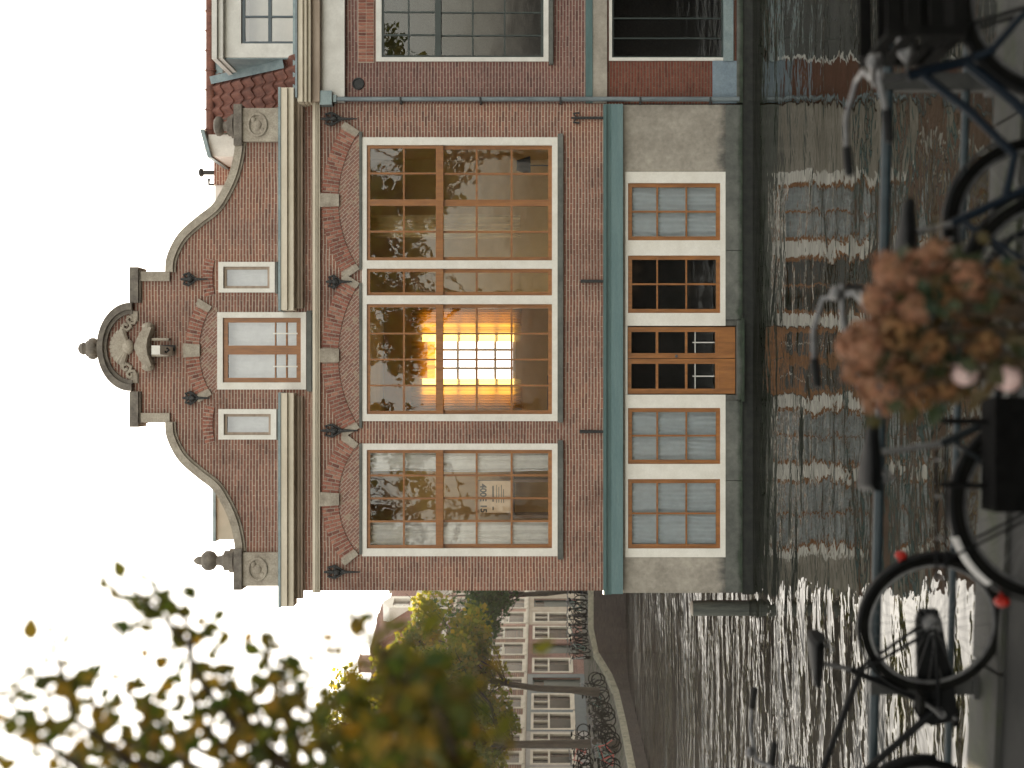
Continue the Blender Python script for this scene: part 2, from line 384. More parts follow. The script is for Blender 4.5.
# water
def water_mat():
    m, nt, bs, out = newmat('canal_water')
    bs.inputs['Base Color'].default_value = (.008,.0085,.0045,1); bs.inputs['Roughness'].default_value = .03
    bs.inputs['IOR'].default_value = 1.333; bs.inputs['Specular IOR Level'].default_value = .75
    co = objco(nt)
    a = N(nt, 'ShaderNodeTexNoise'); a.inputs['Scale'].default_value = 1.0; a.inputs['Detail'].default_value = 3; a.inputs['Roughness'].default_value = .5; a.inputs['Distortion'].default_value = .35
    nt.links.new(stretch(nt, co, (1.05,1.75,1)), a.inputs['Vector'])
    b = N(nt, 'ShaderNodeTexNoise'); b.inputs['Scale'].default_value = 1.0; b.inputs['Detail'].default_value = 2
    nt.links.new(stretch(nt, co, (.28,.5,1)), b.inputs['Vector'])
    c = N(nt, 'ShaderNodeMath', operation='MULTIPLY_ADD'); c.inputs[1].default_value = 2.0
    nt.links.new(b.outputs['Fac'], c.inputs[0]); nt.links.new(a.outputs['Fac'], c.inputs[2])
    # calmer patches
    cm_ = ramp(nt, noisef(nt, stretch(nt, co, (.10,.22,1)), 1.0, 3), [(.35,(.35,.35,.35)),(.62,(1,1,1))])
    c2 = N(nt, 'ShaderNodeMath', operation='MULTIPLY'); nt.links.new(c.outputs[0], c2.inputs[0]); nt.links.new(cm_, c2.inputs[1]); c = c2
    bp = N(nt, 'ShaderNodeBump'); bp.inputs['Distance'].default_value = .075; bp.inputs['Strength'].default_value = .8
    # the open canal is ruffled by the breeze, the water under the house front lies in its lee
    sx = N(nt, 'ShaderNodeSeparateXYZ'); nt.links.new(co, sx.inputs[0])
    mr = N(nt, 'ShaderNodeMapRange', interpolation_type='SMOOTHSTEP'); nt.links.new(sx.outputs[0], mr.inputs[0])
    for k, v in ((1,-5.5),(2,-2.5),(3,.50),(4,.066)): mr.inputs[k].default_value = v
    nt.links.new(mr.outputs[0], bp.inputs['Distance'])
    nt.links.new(c.outputs[0], bp.inputs['Height']); nt.links.new(bp.outputs[0], bs.inputs['Normal'])
    return m
M['water'] = water_mat()

# ------------------------------------------------------------------ world, sun, camera
SUN_EL, SUN_AZ = R(9.5), R(-6.2)     # low sun behind the trees left of the house, azimuth from +Y towards +X
w = bpy.data.worlds.new('World'); SC.world = w; w.use_nodes = True
nt = w.node_tree; bg = nt.nodes['Background']
sky = N(nt, 'ShaderNodeTexSky', sky_type='NISHITA'); sky.sun_disc = False
sky.sun_elevation = SUN_EL; sky.sun_rotation = SUN_AZ
sky.air_density = 1.0; sky.dust_density = 3.0; sky.ozone_density = 1.0
hs = N(nt, 'ShaderNodeHueSaturation'); hs.inputs['Saturation'].default_value = .25
vm = N(nt, 'ShaderNodeVectorMath', operation='MINIMUM'); vm.inputs[1].default_value = (4.4,4.4,4.4)
nt.links.new(sky.outputs[0], vm.inputs[0]); nt.links.new(vm.outputs[0], hs.inputs['Color']); nt.links.new(mixc(nt, 1, hs.outputs[0], (1.0,.935,.835), 'MULTIPLY'), bg.inputs['Color'])
bg.inputs['Strength'].default_value = .15
sl = bpy.data.lights.new('sun', 'SUN'); sl.energy = 4.5; sl.angle = R(.5); sl.color = (1, .80, .55)
so = bpy.data.objects.new('sun', sl); COL.objects.link(so)
sd = Vector((math.sin(SUN_AZ)*math.cos(SUN_EL), math.cos(SUN_AZ)*math.cos(SUN_EL), math.sin(SUN_EL)))
so.rotation_euler = sd.to_track_quat('Z', 'Y').to_euler(); so.location = (0, 60, 20)
cam = bpy.data.cameras.new('camera'); co_ = bpy.data.objects.new('camera', cam); COL.objects.link(co_)
SC.camera = co_
# the photograph lies on its side: picture right = down, picture up = world +X
co_.matrix_world = Matrix(((0,1,0,0),(0,0,-1,0),(-1,0,0,EYE),(0,0,0,1)))
cam.sensor_width = 36; cam.lens = F/1024*36; cam.shift_x = -(HOR-511.5)/1024; cam.clip_end = 2000
cam.dof.use_dof = True; cam.dof.focus_distance = 26.2; cam.dof.aperture_fstop = 1.65
SC.view_settings.view_transform = 'Standard'; SC.view_settings.look = 'None'
SC.view_settings.exposure = 2.5; SC.view_settings.gamma = 1
SC.cycles.max_bounces = 8; SC.cycles.transparent_max_bounces = 12
SC.cycles.sample_clamp_indirect = 6
SC.cycles.use_denoising = True

# ------------------------------------------------------------------ main house
WZ = PZ(752)                   # water level
house = thing('gabled_canal_house', 'red brick canal house with curved stone-capped gable and teal beam rising straight from the water', 'house', (PX(346.5), D, WZ))
AX = 346.5
GAB = [(166,75),(167,88),(173,103),(182,116),(198,130),(213,142),(223,158),(230,174),(234,190),(236,205)]
def offs(c, k):   # offset the gable curve towards the brickwork
    r = []
    for i, (x, t) in enumerate(c):
        a = c[max(0,i-1)]; b = c[min(len(c)-1,i+1)]
        dx, dt = b[0]-a[0], b[1]-a[1]; L = math.hypot(dx, dt)
        r.append((x + dt/L*k, t - dx/L*k))
    return r
def smoothcurve(c, n=6):
    out = []
    for i in range(len(c)-1):
        p0 = c[max(0,i-1)]; p1 = c[i]; p2 = c[i+1]; p3 = c[min(len(c)-1,i+2)]
        for k in range(n):
            u = k/n
            out.append(tuple(.5*((2*p1[j])+(-p0[j]+p2[j])*u+(2*p0[j]-5*p1[j]+4*p2[j]-p3[j])*u*u+(-p0[j]+3*p1[j]-3*p2[j]+p3[j])*u**3) for j in (0,1)))
    out.append(c[-1]); return out
GC = smoothcurve(GAB)
gin = offs(GC, 4)
half = [(130,42),(130,74),(168,74)] + [(x, t) for x, t in gin[2:]] + [(240,206),(240,238),(279,238),(279,243.5),(622,243.5)]
def mirror_poly(h):
    right = [(PX(AX-t), PZ(x)) for x, t in h]       # +X side
    left = [(PX(AX+t), PZ(x)) for x, t in h]
    return right + left[::-1]
arc_top = [(130 - 28*math.cos(a), 42*math.sin(a)) for a in [R(k) for k in range(0, 90, 10)]]
outer = mirror_poly(arc_top + half)
WINS = {'a': (361.5,557,137,420.6), 'b': (361.5,557,443,555.6), 'g': (217,305.7,311.7,389), 's1': (218,274.5,261.5,292), 's2': (218,276,408.6,439)}
ins = lambda r, k=1: rect(r[0]+k, r[1]-k, r[2]+k, r[3]-k)
m = MB(); m.prism(outer, [ins(WINS[k]) for k in WINS], D, D+.36)
m.build('wall', M['brick'], house)
XL, XR = PX(590), PX(103)
# side and back walls, floors
m = MB(); m.box(XL, XL+.3, D+.36, 34.6, WZ-.3, PZ(279)); m.box(XR-.3, XR, D+.36, 34.6, WZ-.3, PZ(279)); m.build('wall', M['brick'], house)
bw = (2.0*.0, 0)
BWX0, BWX1, BWZ0, BWZ1 = -.62, 1.95, 3.05, 5.65
m = MB(); m.prism([(XL,WZ-.3),(XR,WZ-.3),(XR,PZ(279)),(XL,PZ(279))], [[(BWX0,BWZ0),(BWX1,BWZ0),(BWX1,BWZ1),(BWX0,BWZ1)]], 34.6, 34.9)
m.build('wall', M['brick'], house)
# interior
Z1, Z2, Z3 = PZ(612), PZ(330), PZ(322)
XP = PX(431.5)
m = MB(); m.box(XL+.3, XR-.3, D+.36, 34.6, Z1-.2, Z1); m.box(XL+.3, XR-.3, D+.36, 34.6, WZ+.2, PZ(736)); m.build('interior_floor', M['floor'], house)
m = MB(); m.box(XL+.3, XR-.3, D+.36, 34.6, Z2, Z2+.2); m.build('interior_ceiling', M['grey_room'], house)
m = MB(); m.box(XP-.06, XP, D+.362, 34.597, Z1, Z2)
m.box(XL+.302, XL+.33, D+.37, 34.5, Z1+.002, Z2-.002); m.prism([(XL+.33,Z1+.002),(XP-.06,Z1+.002),(XP-.06,Z2-.002),(XL+.33,Z2-.002)], [], 27.55, 27.6)
m.build('interior_wall', M['brown_room'], house)
m = MB(); m.box(XP+.001, XP+.02, D+.37, 34.59, Z1+.003, Z2-.003); m.box(XR-.34, XR-.302, D+.37, 34.59, Z1+.003, Z2-.003)
m.prism([(XP+.02,Z1+.003),(XR-.34,Z1+.003),(XR-.34,Z2-.003),(XP+.02,Z2-.003)], [[(BWX0,BWZ0),(BWX1,BWZ0),(BWX1,BWZ1),(BWX0,BWZ1)]], 34.55, 34.597)
m.prism([(1.95,Z1+.003),(XR-.34,Z1+.003),(XR-.34,Z2-.003),(1.95,Z2-.003)], [], 30.5, 30.6)
m.build('interior_wall', M['ochre'], house)
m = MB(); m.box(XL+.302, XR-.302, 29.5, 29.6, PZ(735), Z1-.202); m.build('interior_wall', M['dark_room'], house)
m = MB(); m.box(PX(460), PX(235), D+.8, D+.86, PZ(300), PZ(205)); m.build('interior_wall', M['grey_room'], house)
# back window; its yellow halo is imitated by curtain layers further down
bwin = MB()
hol = []
nx, nz = 5, 5
for i in range(nx):
    for k in range(nz):
        a0 = BWX0+.05+(BWX1-BWX0-.1)*i/nx; a1 = BWX0+.05+(BWX1-BWX0-.1)*(i+1)/nx
        b0 = BWZ0+.05+(BWZ1-BWZ0-.1)*k/nz; b1 = BWZ0+.05+(BWZ1-BWZ0-.1)*(k+1)/nz
        hol.append([(a0+.032,b0+.032),(a1-.032,b0+.032),(a1-.032,b1-.032),(a0+.032,b1-.032)])
bwin.prism([(BWX0,BWZ0),(BWX1,BWZ0),(BWX1,BWZ1),(BWX0,BWZ1)], hol, 34.66, 34.72)
bwo = bwin.build('window', M['white'], house)
m = MB(); m.add([(BWX0+.01,34.69,BWZ0+.01),(BWX1-.01,34.69,BWZ0+.01),(BWX1-.01,34.69,BWZ1-.01),(BWX0+.01,34.69,BWZ1-.01)], [(0,1,2,3)])
m.build('glass', M['glass_lo'], bwo)

# gable coping, one mesh per run
def coping(c, k, y0, y1, side):
    o = c; i = offs(c, k)
    P = [(PX(AX+side*t), PZ(x)) for x, t in o] + [(PX(AX+side*t), PZ(x)) for x, t in reversed(i)]
    return MB().prism(P, [], y0, y1)
for sd_ in (1, -1):
    m = coping(GC, 7.5, D-.10, D+.42, sd_)
    i2 = coping([(x, t) for x, t in offs(GC, 7.5)], 2.2, D-.04, D+.40, sd_)
    m.add(i2.v, i2.f)
    # upright strip and little cap beside the middle block
    a, b = sorted((AX+sd_*66, AX+sd_*75.5))
    m.pbox(138, 169, a, b, D-.06, D+.40)
    m.build('coping', M['stone'], house)
    a, b = sorted((AX+sd_*44.5, AX+sd_*80))
    m = MB(); m.pbox(129, 137.5, a, b, D-.12, D+.42); a2, b2 = sorted((AX+sd_*44.5, AX+sd_*77)); m.pbox(137.5, 140, a2, b2, D-.07, D+.41)
    m.build('coping', M['stone_dark'], house)
# round pediment
def arcpoly(cx, cy, r0, r1, ry0, ry1, a0, a1, n=28, d=D):
    o = []; 
    for k in range(n+1):
        a = a0+(a1-a0)*k/n; o.append((PX(cy+ry0*math.sin(a), d), PZ(cx-r0*math.cos(a), d)))
    for k in range(n, -1, -1):
        a = a0+(a1-a0)*k/n; o.append((PX(cy+ry1*math.sin(a), d), PZ(cx-r1*math.cos(a), d)))
    return o
m = MB(); m.prism(arcpoly(132, AX, 33.5, 28, 44, 37, R(-92), R(92)), [], D-.14, D+.42); m.prism(arcpoly(132, AX, 27.9, 25, 36.9, 33, R(-92), R(92)), [], D-.07, D+.40)
m.build('pediment', M['stone_dark'], house, smooth=False)
# carved shell and leaves
m = MB()
for k in range(-5, 6):
    a = R(k*13)
    p = [(PX(AX+rr*math.sin(a)), D-.03-.03*math.sin(rr/16*PI), PZ(129-rr*math.cos(a)*.95)) for rr in (3,8,13,17,20)]
    m.tube(p, [.03,.06,.075,.08,.045], 7)
for sgn in (-1,1):
    for q in range(3):
        c0 = (AX+sgn*(14+7*q), 121+5*q)
        pts = [(PX(c0[0]+sgn*(r_*math.cos(a))), D-.035, PZ(c0[1]+r_*math.sin(a))) for a, r_ in [(R(60*j+40*q), 6-.75*j) for j in range(8)]]
        m.tube(pts, .035, 6)
    m.pbox(130, 137, *sorted((AX+sgn*26, AX+sgn*36)), D-.05, D+.02)
m.ell((PX(AX), D-.05, PZ(128)), (.16,.08,.12))
m.build('carved_shell', M['stone'], house, smooth=True)
m = MB(); zc = PZ(98.6)
m.lathe([(.21,0),(.22,.05),(.13,.07),(.11,.13),(.17,.19),(.185,.27),(.15,.33),(.16,.35),(.10,.37),(.13,.42),(.10,.49),(.03,.53),(.0,.54)], (PX(348), D+.1, zc-.08), 14)
for k in range(6):
    a = 2*PI*k/6; m.ell((PX(348)+.15*math.cos(a), D+.1+.15*math.sin(a), zc+.16), (.07,.07,.10), 8, 5)
m.build('finial', M['stone_dark'], house, smooth=True)
# hoist beam with its stone hood
m = MB()
P = [(138,AX+2),(143,AX+13),(149,AX+21),(155,AX+19),(151,AX+8),(150,AX),(151,AX-8),(155,AX-19),(149,AX-21),(143,AX-13),(138,AX-2)]
P = [(PX(y), PZ(x)) for x, y in P]; m.prism(P, [], D-.28, D+.02)
m.pbox(151, 168, AX-9, AX-6.5, D-.16, D+.02); m.pbox(151, 168, AX+7, AX+9.5, D-.16, D+.02)
m.ell((PX(AX-20), D-.15, PZ(150)), (.09,.15,.12)); m.ell((PX(AX+20), D-.15, PZ(150)), (.09,.15,.12))
m.build('beam_hood', M['stone'], house)
m = MB(); m.pbox(151, 159.5, AX-1.5, AX+7.5, D-.95, D+.02); m.build('hoist_beam', M['white'], house)
m = MB(); m.tube([(PX(AX+3,D-.5), D-.62, PZ(159.5,25.4)), (PX(AX+3,D-.5), D-.62, PZ(163,25.4)), (PX(AX+5.5,25.4), D-.62, PZ(166,25.4)), (PX(AX+3,25.4), D-.62, PZ(169,25.4)), (PX(AX+1,25.4), D-.62, PZ(166.5,25.4))], .022, 6)
m.pbox(160, 174, AX-2, AX+4, D-.06, D+.01); m.build('hoist_hook', M['iron'], house)
# pedestals and urns
for sgn in (1, -1):
    m = MB(); a, b = sorted((AX+sgn*205.5, AX+sgn*239)); m.pbox(241, 277.5, a, b, D-.10, D+.38)
    mm = m; ca = (a+b)/2
    mm.build('pedestal', M['stone'], house)
    m = MB()
    pts = [(PX(ca+sgn*(11*math.cos(t)**1), D-.11), D-.115, PZ(257+9*math.sin(t), D-.11)) for t in [2*PI*j/16 for j in range(16)]]
    m.tube(pts, .028, 6, closed=True); m.ell((PX(ca, D-.1), D-.105, PZ(257,D-.1)), (.10,.03,.08)); m.ell((PX(ca-5, D-.1), D-.105, PZ(253,D-.1)), (.06,.04,.05)); m.ell((PX(ca+6, D-.1), D-.105, PZ(262,D-.1)), (.06,.04,.05))
    m.build('carved_panel', M['stone'], house, smooth=True)
    m = MB(); a2, b2 = sorted((AX+sgn*202, AX+sgn*243)); m.pbox(233, 241, a2, b2, D-.17, D+.42); m.build('pedestal_cap', M['stone_dark'], house)
    z0 = PZ(233); uc = (PX(AX+sgn*(214.5 if sgn > 0 else 222)), D+.13, z0)
    prof = [(.24,0),(.24,.09),(.20,.10),(.20,.20),(.14,.22),(.10,.28),(.09,.36),(.12,.385),(.17,.42),(.20,.50),(.195,.58),(.14,.65),(.08,.675)]
    prof += [(.09,.70),(.075,.76),(.05,.80),(.015,.83)] if sgn > 0 else [(.04,.68),(.01,.682)]
    if sgn < 0: prof = [(r, h*.62) for r, h in prof]
    m = MB(); m.lathe(prof, uc, 18); m.build('urn', M['stone_dark'], house, smooth=True)

# cornices
def run(m, prof, y0, y1, endkick=0):
    """prof: list of (x_top, x_bottom, projection)"""
    for x0, x1, pr in prof:
        m.pbox(x0, x1, y0, y1, D-pr, D+.01)
for (ya, yb) in ((392.5, 606), (87, 309.5)):
    m = MB()
    run(m, [(280,286.5,.42),(286.5,293,.35)], ya, yb)
    m.build('cornice', M['cornice'], house)
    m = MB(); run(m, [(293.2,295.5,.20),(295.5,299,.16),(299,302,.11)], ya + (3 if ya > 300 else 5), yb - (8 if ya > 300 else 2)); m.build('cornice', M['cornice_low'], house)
    m = MB(); m.pbox(277.6, 280, ya-.5, yb+1, D-.44, D+.01); m.build('flashing', M['lead'], house)
m = MB(); run(m, [(312,315,.14),(315,317,.11),(317,319.3,.07)], 102, 592); m.build('string_course', M['cornice'], house)

# arches
ARCHN = [0]
def arch(xm, yc, hw, sag, th, key=True, name='arch', kx=None, foot=6):
    ARCHN[0] += 1; eps = .004*ARCHN[0]
    """segmental arch; xm inner apex, hw half width and sag in pixels"""
    Rr = (hw*hw+sag*sag)/(2*sag); cx = xm+Rr; am = math.asin(hw/Rr)
    bk = MB(); bk.prism(arcpoly(cx, yc, Rr+th-.4, Rr+.4, Rr+th-.4, Rr+.4, -am, am), [], D-.012-eps*.2, D+.012); bo = bk.build(name, M['mortar'], house)
    v = MB(); n = max(8, int(2*am*Rr/3.4)); st = MB()
    ka = 6.5/(Rr+th/2); fa = foot/(Rr+th/2)
    for i in range(n):
        a0 = -am+2*am*i/n; a1 = -am+2*am*(i+1)/n; ac = (a0+a1)/2
        if key and abs(ac) < ka: continue
        if foot and abs(ac) > am-fa: continue
        g = .14*(a1-a0)
        for (q0, q1) in (((0,.48),(.52,1)) if (i % 2) else ((0,.27),(.31,.73),(.77,1))):
            v.prism(arcpoly(cx, yc, Rr+th*q1, Rr+th*q0+.15, Rr+th*q1, Rr+th*q0+.15, a0+g, a1-g, 1), [], D-.03, D-.014)
    v.build('voussoirs', M['voussoir'], bo)
    if key: st.prism(arcpoly(cx, yc, Rr+th+1.5, Rr-1, Rr+th+1.5, Rr-1, -ka, ka, 3), [], D-.075, D-.012); st.build('keystone', M['stone'], bo)
    if foot:
        st = MB()
        for sg in (-1, 1): 
            a0, a1 = sorted((sg*am, sg*(am-fa))); st.prism(arcpoly(cx, yc, Rr+th+.8, Rr-.5, Rr+th+.8, Rr-.5, a0, a1, 3), [], D-.05-eps, D-.012-eps)
        st.build('springer', M['stone'], bo)
    return cx, Rr, am
def field(xm, yc, hw, sag, xb):
    Rr = (hw*hw+sag*sag)/(2*sag); cx = xm+Rr; am = math.asin(hw/Rr)
    P = [(PX(yc+Rr*math.sin(a)), PZ(cx-Rr*math.cos(a))) for a in [-am+2*am*k/24 for k in range(25)]]
    P += [(PX(yc+hw), PZ(xb)), (PX(yc-hw), PZ(xb))]
    m = MB(); m.prism(P, [], D-.009, D+.01); m.build('arch_field', M['tympanum'], house)
for yc, hw in ((200,69),(355,72.5),(498.5,55.5)):
    arch(338, yc, hw, 21 if hw > 60 else 20, 16.5); field(338, yc, hw-1, 21 if hw > 60 else 20, 361)
    m = MB(); m.pbox(358.6, 361.3, yc-hw, yc+hw, D-.05, D+.01); m.build('lintel_ledge', M['plinth'], house)
arch(199, 350, 44, 12.5, 14, foot=6); field(199, 350, 43, 12.5, 217)
for yc in (277, 423.7): arch(212.5, yc, 17, 2.2, 10, key=False, foot=0)

# windows ---------------------------------------------------------------
def cuts(a, b, cs):
    """turn bar list [(centre,width)] into openings between a and b"""
    r = []; p = a
    for c, wd in cs: r.append((p, c-wd/2)); p = c+wd/2
    r.append((p, b)); return r
def sash(par, x0, x1, y0, y1, xb, yb, border, yf, yb_, mat=None, name='sash', gl=None, glass=True):
    ox = cuts(x0+border, x1-border, xb); oy = cuts(y0+border, y1-border, yb)
    m = MB(); m.prism(rect(x0,x1,y0,y1), [rect(a,b,c,e) for a,b in ox for c,e in oy], yf, yb_)
    s = m.build(name, mat or M['wood'], par)
    if glass:
        ym = (yf+yb_)/2; g = MB()
        for a,b in ox:
            for c,e in oy:
                P = rect(a-.3,b+.3,c-.3,e+.3)
                g.add([(p[0], ym, p[1]) for p in P], [(0,1,2,3)])
        g.build('glass', gl or M['glass'], s)
    return s
def frame(par, r, holes, yf=D-.025, yb=D+.14, mat=None, name='window'):
    m = MB(); m.prism(rect(*r), [rect(*h) for h in holes], yf, yb); return m.build(name, mat or M['white'], par)
def sill(par, x0, x1, y0, y1, pr=.10, mat=None):
    m = MB(); m.pbox(x0, x1, y0, y1, D-pr, D+.10); return m.build('sill', mat or M['plinth'], par)
HOL = [(366.4,551.5,144.7,260),(366.4,551.5,268.2,295),(366.4,551.5,303.6,413.6)]
wa = frame(house, WINS['a'], HOL)
sill(wa, 557.3, 562.5, 133, 422)
for (x0,x1,y0,y1), yb in zip(HOL, ([(172.8,2),(202,6.5),(231,2)], [], [(333,1.8),(359,1.8),(385,1.8)])):
    lo_b = [(c, w_) for c, w_ in yb]
    sash(wa, x0, 438.5, y0, y1, [(403.3,1.8)], yb, 3.2, D+.01, D+.055)
    sash(wa, 438.6, x1, y0, y1, [(476,2),(511,2)], yb, 3.8, D+.06, D+.105)
    m = MB(); m.pbox(436.2, 442.8, y0+.3, y1-.3, D-.015, D+.009); m.build('transom', M['wood'], wa)
wb = frame(house, WINS['b'], [(366.4,551.5,449.3,547.8)])
sill(wb, 557.3, 562.5, 440, 559)
sash(wb, 366.4, 438.5, 449.3, 547.8, [(403.3,1.8)], [(475,2),(498,2),(521,2)], 3.2, D+.01, D+.055)
sash(wb, 438.6, 551.5, 449.3, 547.8, [(476,2),(511,2)], [(475,2),(498,2),(521,2)], 3.8, D+.06, D+.105)
m = MB(); m.pbox(436.2, 442.8, 449.6, 547.5, D-.015, D+.009); m.build('transom', M['wood'], wb)
wg = frame(house, WINS['g'], [(222.5,300.5,317.3,382)])
sash(wg, 222.6, 300.4, 317.4, 381.9, [(274.7,1.2),(286,1.6)], [(349.5,9)], 4.6, D+.02, D+.08, gl=M['glass_b'])
sill(wg, 306, 311, 310, 391, .14)
m = MB()
for y in (333, 366): m.pbox(272.5, 297, y-.7, y+.7, D+.002, D+.018)
m.build('bar', M['white'], wg)
for k, inn in (('s1',(223,269.3,266.2,288)),('s2',(223.5,270.5,413.5,434.5))):
    wsm = frame(house, WINS[k], [inn]); sash(wsm, inn[0]+.1, inn[1]-.1, inn[2]+.1, inn[3]-.1, [], [], 2.6, D+.03, D+.08, mat=M['cornice_low'], gl=M['glass_b'])
    sill(wsm, WINS[k][1]+.3, WINS[k][1]+2.5, inn[2]-5, inn[3]+5, .10)

# wall anchors
def anchor(x0, x1, y, fancy=True):
    m = MB(); Y = D-.07
    L = x1-x0
    if fancy:
        m.tube([(PX(y),Y,PZ(x0)),(PX(y),Y,PZ(x0+.15*L)),(PX(y),Y,PZ(x0+.55*L)),(PX(y),Y,PZ(x1))], [.02,.035,.032,.012], 8)
        m.ell((PX(y), Y-.02, PZ(x0+.36*L)), (.055,.05,.08))
        m.box(PX(y)-.13, PX(y)+.13, Y-.02, Y+.02, PZ(x0+.30*L)-.02, PZ(x0+.30*L)+.02)
        for sg in (-1,1):
            m.tube([(PX(y),Y,PZ(x0+.2*L)),(PX(y+sg*4.5),Y,PZ(x0+.12*L)),(PX(y+sg*6),Y,PZ(x0+.3*L)),(PX(y+sg*3.5),Y,PZ(x0+.42*L)),(PX(y),Y,PZ(x0+.6*L))], [.02,.03,.028,.025,.02], 6)
    else:
        m.tube([(PX(y),Y,PZ(x0)),(PX(y),Y,PZ(x1))], [.035,.028], 8)
    m.tube([(PX(y),Y,PZ(x0+.4*L)),(PX(y),D+.02,PZ(x0+.4*L))], .02, 6)
    m.build('wall_anchor', M['iron'], house, smooth=True)
anchor(321,357,119); anchor(326,352,281.5); anchor(321,358,430); anchor(324,360,571)
anchor(181,208,279); anchor(183,210,397.5)
anchor(580,602.5,281,False); anchor(579,602.5,431,False)
m = MB(); m.tube([(PX(118),D-.06,PZ(574)),(PX(118),D-.06,PZ(602.5))], .028, 8)
for sg in (-1,1): m.tube([(PX(118),D-.06,PZ(576)),(PX(118+sg*4.5),D-.06,PZ(573)),(PX(118+sg*5),D-.06,PZ(579))], .022, 6)
m.tube([(PX(118),D-.06,PZ(576)),(PX(118),D-.06,PZ(570.5))], .02, 6); m.tube([(PX(118),D-.06,PZ(590)),(PX(118),D+.02,PZ(590))], .02, 6)
m.build('wall_anchor', M['iron'], house, smooth=True)

# teal beam, ground floor
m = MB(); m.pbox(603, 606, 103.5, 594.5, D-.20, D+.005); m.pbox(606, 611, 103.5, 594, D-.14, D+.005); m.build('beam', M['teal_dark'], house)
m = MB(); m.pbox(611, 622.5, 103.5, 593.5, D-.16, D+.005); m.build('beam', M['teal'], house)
GH = [(627,724,171.3,556.8)]
DOOR = (624.5,740,324.8,394.6)
m = MB()
y0g = D+.02
m.prism(rect(622.6, 742, 104, 592.5), [[(PX(171),PZ(725.2)),(PX(171),PZ(624.6)),(PX(556.9),PZ(624.6)),(PX(556.9),PZ(725.2)),(PX(394.4),PZ(725.2)),(PX(394.4),PZ(737)),(PX(325),PZ(737)),(PX(325),PZ(725.2))]], y0g, D+.36)
m.build('wall', M['concrete'], house)
m = MB(); 
for a, b in ((104,250),(250,319),(400,480),(480,592)):
    m = MB(); m.pbox(725.5, 739, a+.3, b-.3, D-.03, D+.019); m.pbox(739, 742, a+.3, b-.3, D-.055, D+.019); m.build('plinth', M['plinth'], house)
m = MB(); m.pbox(742.2, 780, 100, 594, D-.02, D+.36); m.build('waterline', M['algae'], house)
m = MB(); m.pbox(737, 741, 320, 399, D-.16, D+.30); m.pbox(741.2, 744, 318, 401, D-.20, D+.30); m.build('doorstep', M['plinth'], house)
GS = [(627.5,719.8,182.5,239.8),(627.5,719.8,255,312.5),(627.5,719.8,407.5,463.5),(627.5,719.8,478.6,548)]
dh = (627.3,733.5,325.6,393.8)
# white frame: left group, right group, door posts
for (r, hs_) in (((624.8,725,171.3,325.2), GS[:2]), ((624.8,725,394.2,556.7), GS[2:])):
    gf = frame(house, r, hs_, D-.005, D+.18, M['white'], 'window')
    for h in hs_:
        yc = (h[2]+h[3])/2
        sash(gf, h[0]+.1, h[1]-.1, h[2]+.1, h[3]-.1, [(656.8,1.6),(686,1.6)], [(yc-.2,1.8)], 4, D+.03, D+.09, gl=M['glass_lo'])
m = MB(); m.pbox(624.8, 627, 325.4, 394, D-.004, D+.18); m.build('door_frame', M['white'], house)
ys = [(326.3,357.6),(358.2,393.2)]
for (ya, yb) in ys:
    m = MB(); m.prism(rect(627.4,735,ya,yb), [rect(631,655.4,ya+5,yb-5), rect(658,684.8,ya+5,yb-5), rect(687.2,715,ya+5,yb-5)], D+.05, D+.10)
    m.pbox(718, 732, ya+6, yb-6, D+.038, D+.06)
    dr = m.build('door', M['wood'], house)
    g = MB()
    for a, b in ((630.7,655.7),(657.7,685.1),(686.9,715.3)):
        P = rect(a,b,ya+4.8,yb-4.8); g.add([(p[0], D+.075, p[1]) for p in P], [(0,1,2,3)])
    g.build('glass', M['glass_lo'], dr)
    b_ = MB(); ym = (ya+yb)/2
    b_.pbox(692, 714, ym-.5, ym+.5, D+.062, D+.07); b_.pbox(694.2, 695, ya+5, yb-5, D+.062, D+.07); b_.build('bar', M['white_n'], dr)
    if ya < 340:
        h_ = MB(); h_.tube([(PX(ya+2.5),D+.05,PZ(676)),(PX(ya+29),D+.0,PZ(676))], .012); h_ = MB()
        h_.ell((PX(yb-2), D+.02, PZ(676)), (.03,.03,.03)); h_.tube([(PX(yb-2),D+.02,PZ(676)),(PX(yb-2),D+.05,PZ(676))], .012, 6); h_.build('handle', M['alu'], dr)
# hidden roof of the house and the attic items peeping out beside the gable
def pantile_roof(x0, x1, pts, name, parent, mat, col=.24, row=.33):
    """sheet of pantiles: pts = [(Y,Z),...] slope line from eaves up"""
    (ya, za), (yb, zb) = pts
    L = math.hypot(yb-ya, zb-za); ny, nz = -(zb-za)/L, (yb-ya)/L
    nc = int((x1-x0)/col*8); nr = int(L/row)
    m = MB(); vs = []; fs = []
    rows = []
    for r in range(nr):
        for e, lift in ((0,.05),(1,.012)):
            t = (r + (e if e else 0))*L/nr
            if e: t -= .001
            line = []
            for c in range(nc+1):
                x = x0+(x1-x0)*c/nc; ph = ((x/col) % 1.0)
                hgt = .045*math.sin(ph*2*PI) + (.02 if ph > .5 else 0)*0
                sc = .03*(1 if ph < .5 else -1)*0
                jit = .012*noise.noise(Vector((math.floor(x/col)*3.1, r*2.7, 1)))
                hh = hgt + lift + jit
                line.append((x, ya+(yb-ya)*t/L+ny*hh, za+(zb-za)*t/L+nz*hh))
            rows.append(line)
    for line in rows: vs += line
    n = nc+1
    for r in range(len(rows)-1):
        for c in range(nc): fs.append((r*n+c, r*n+c+1, (r+1)*n+c+1, (r+1)*n+c))
    m.add(vs, fs); return m.build(name, mat, parent, smooth=True)
zr = PZ(186); ze = PZ(268); hwR = PX(AX-232)-PX(AX)
xc = PX(AX)
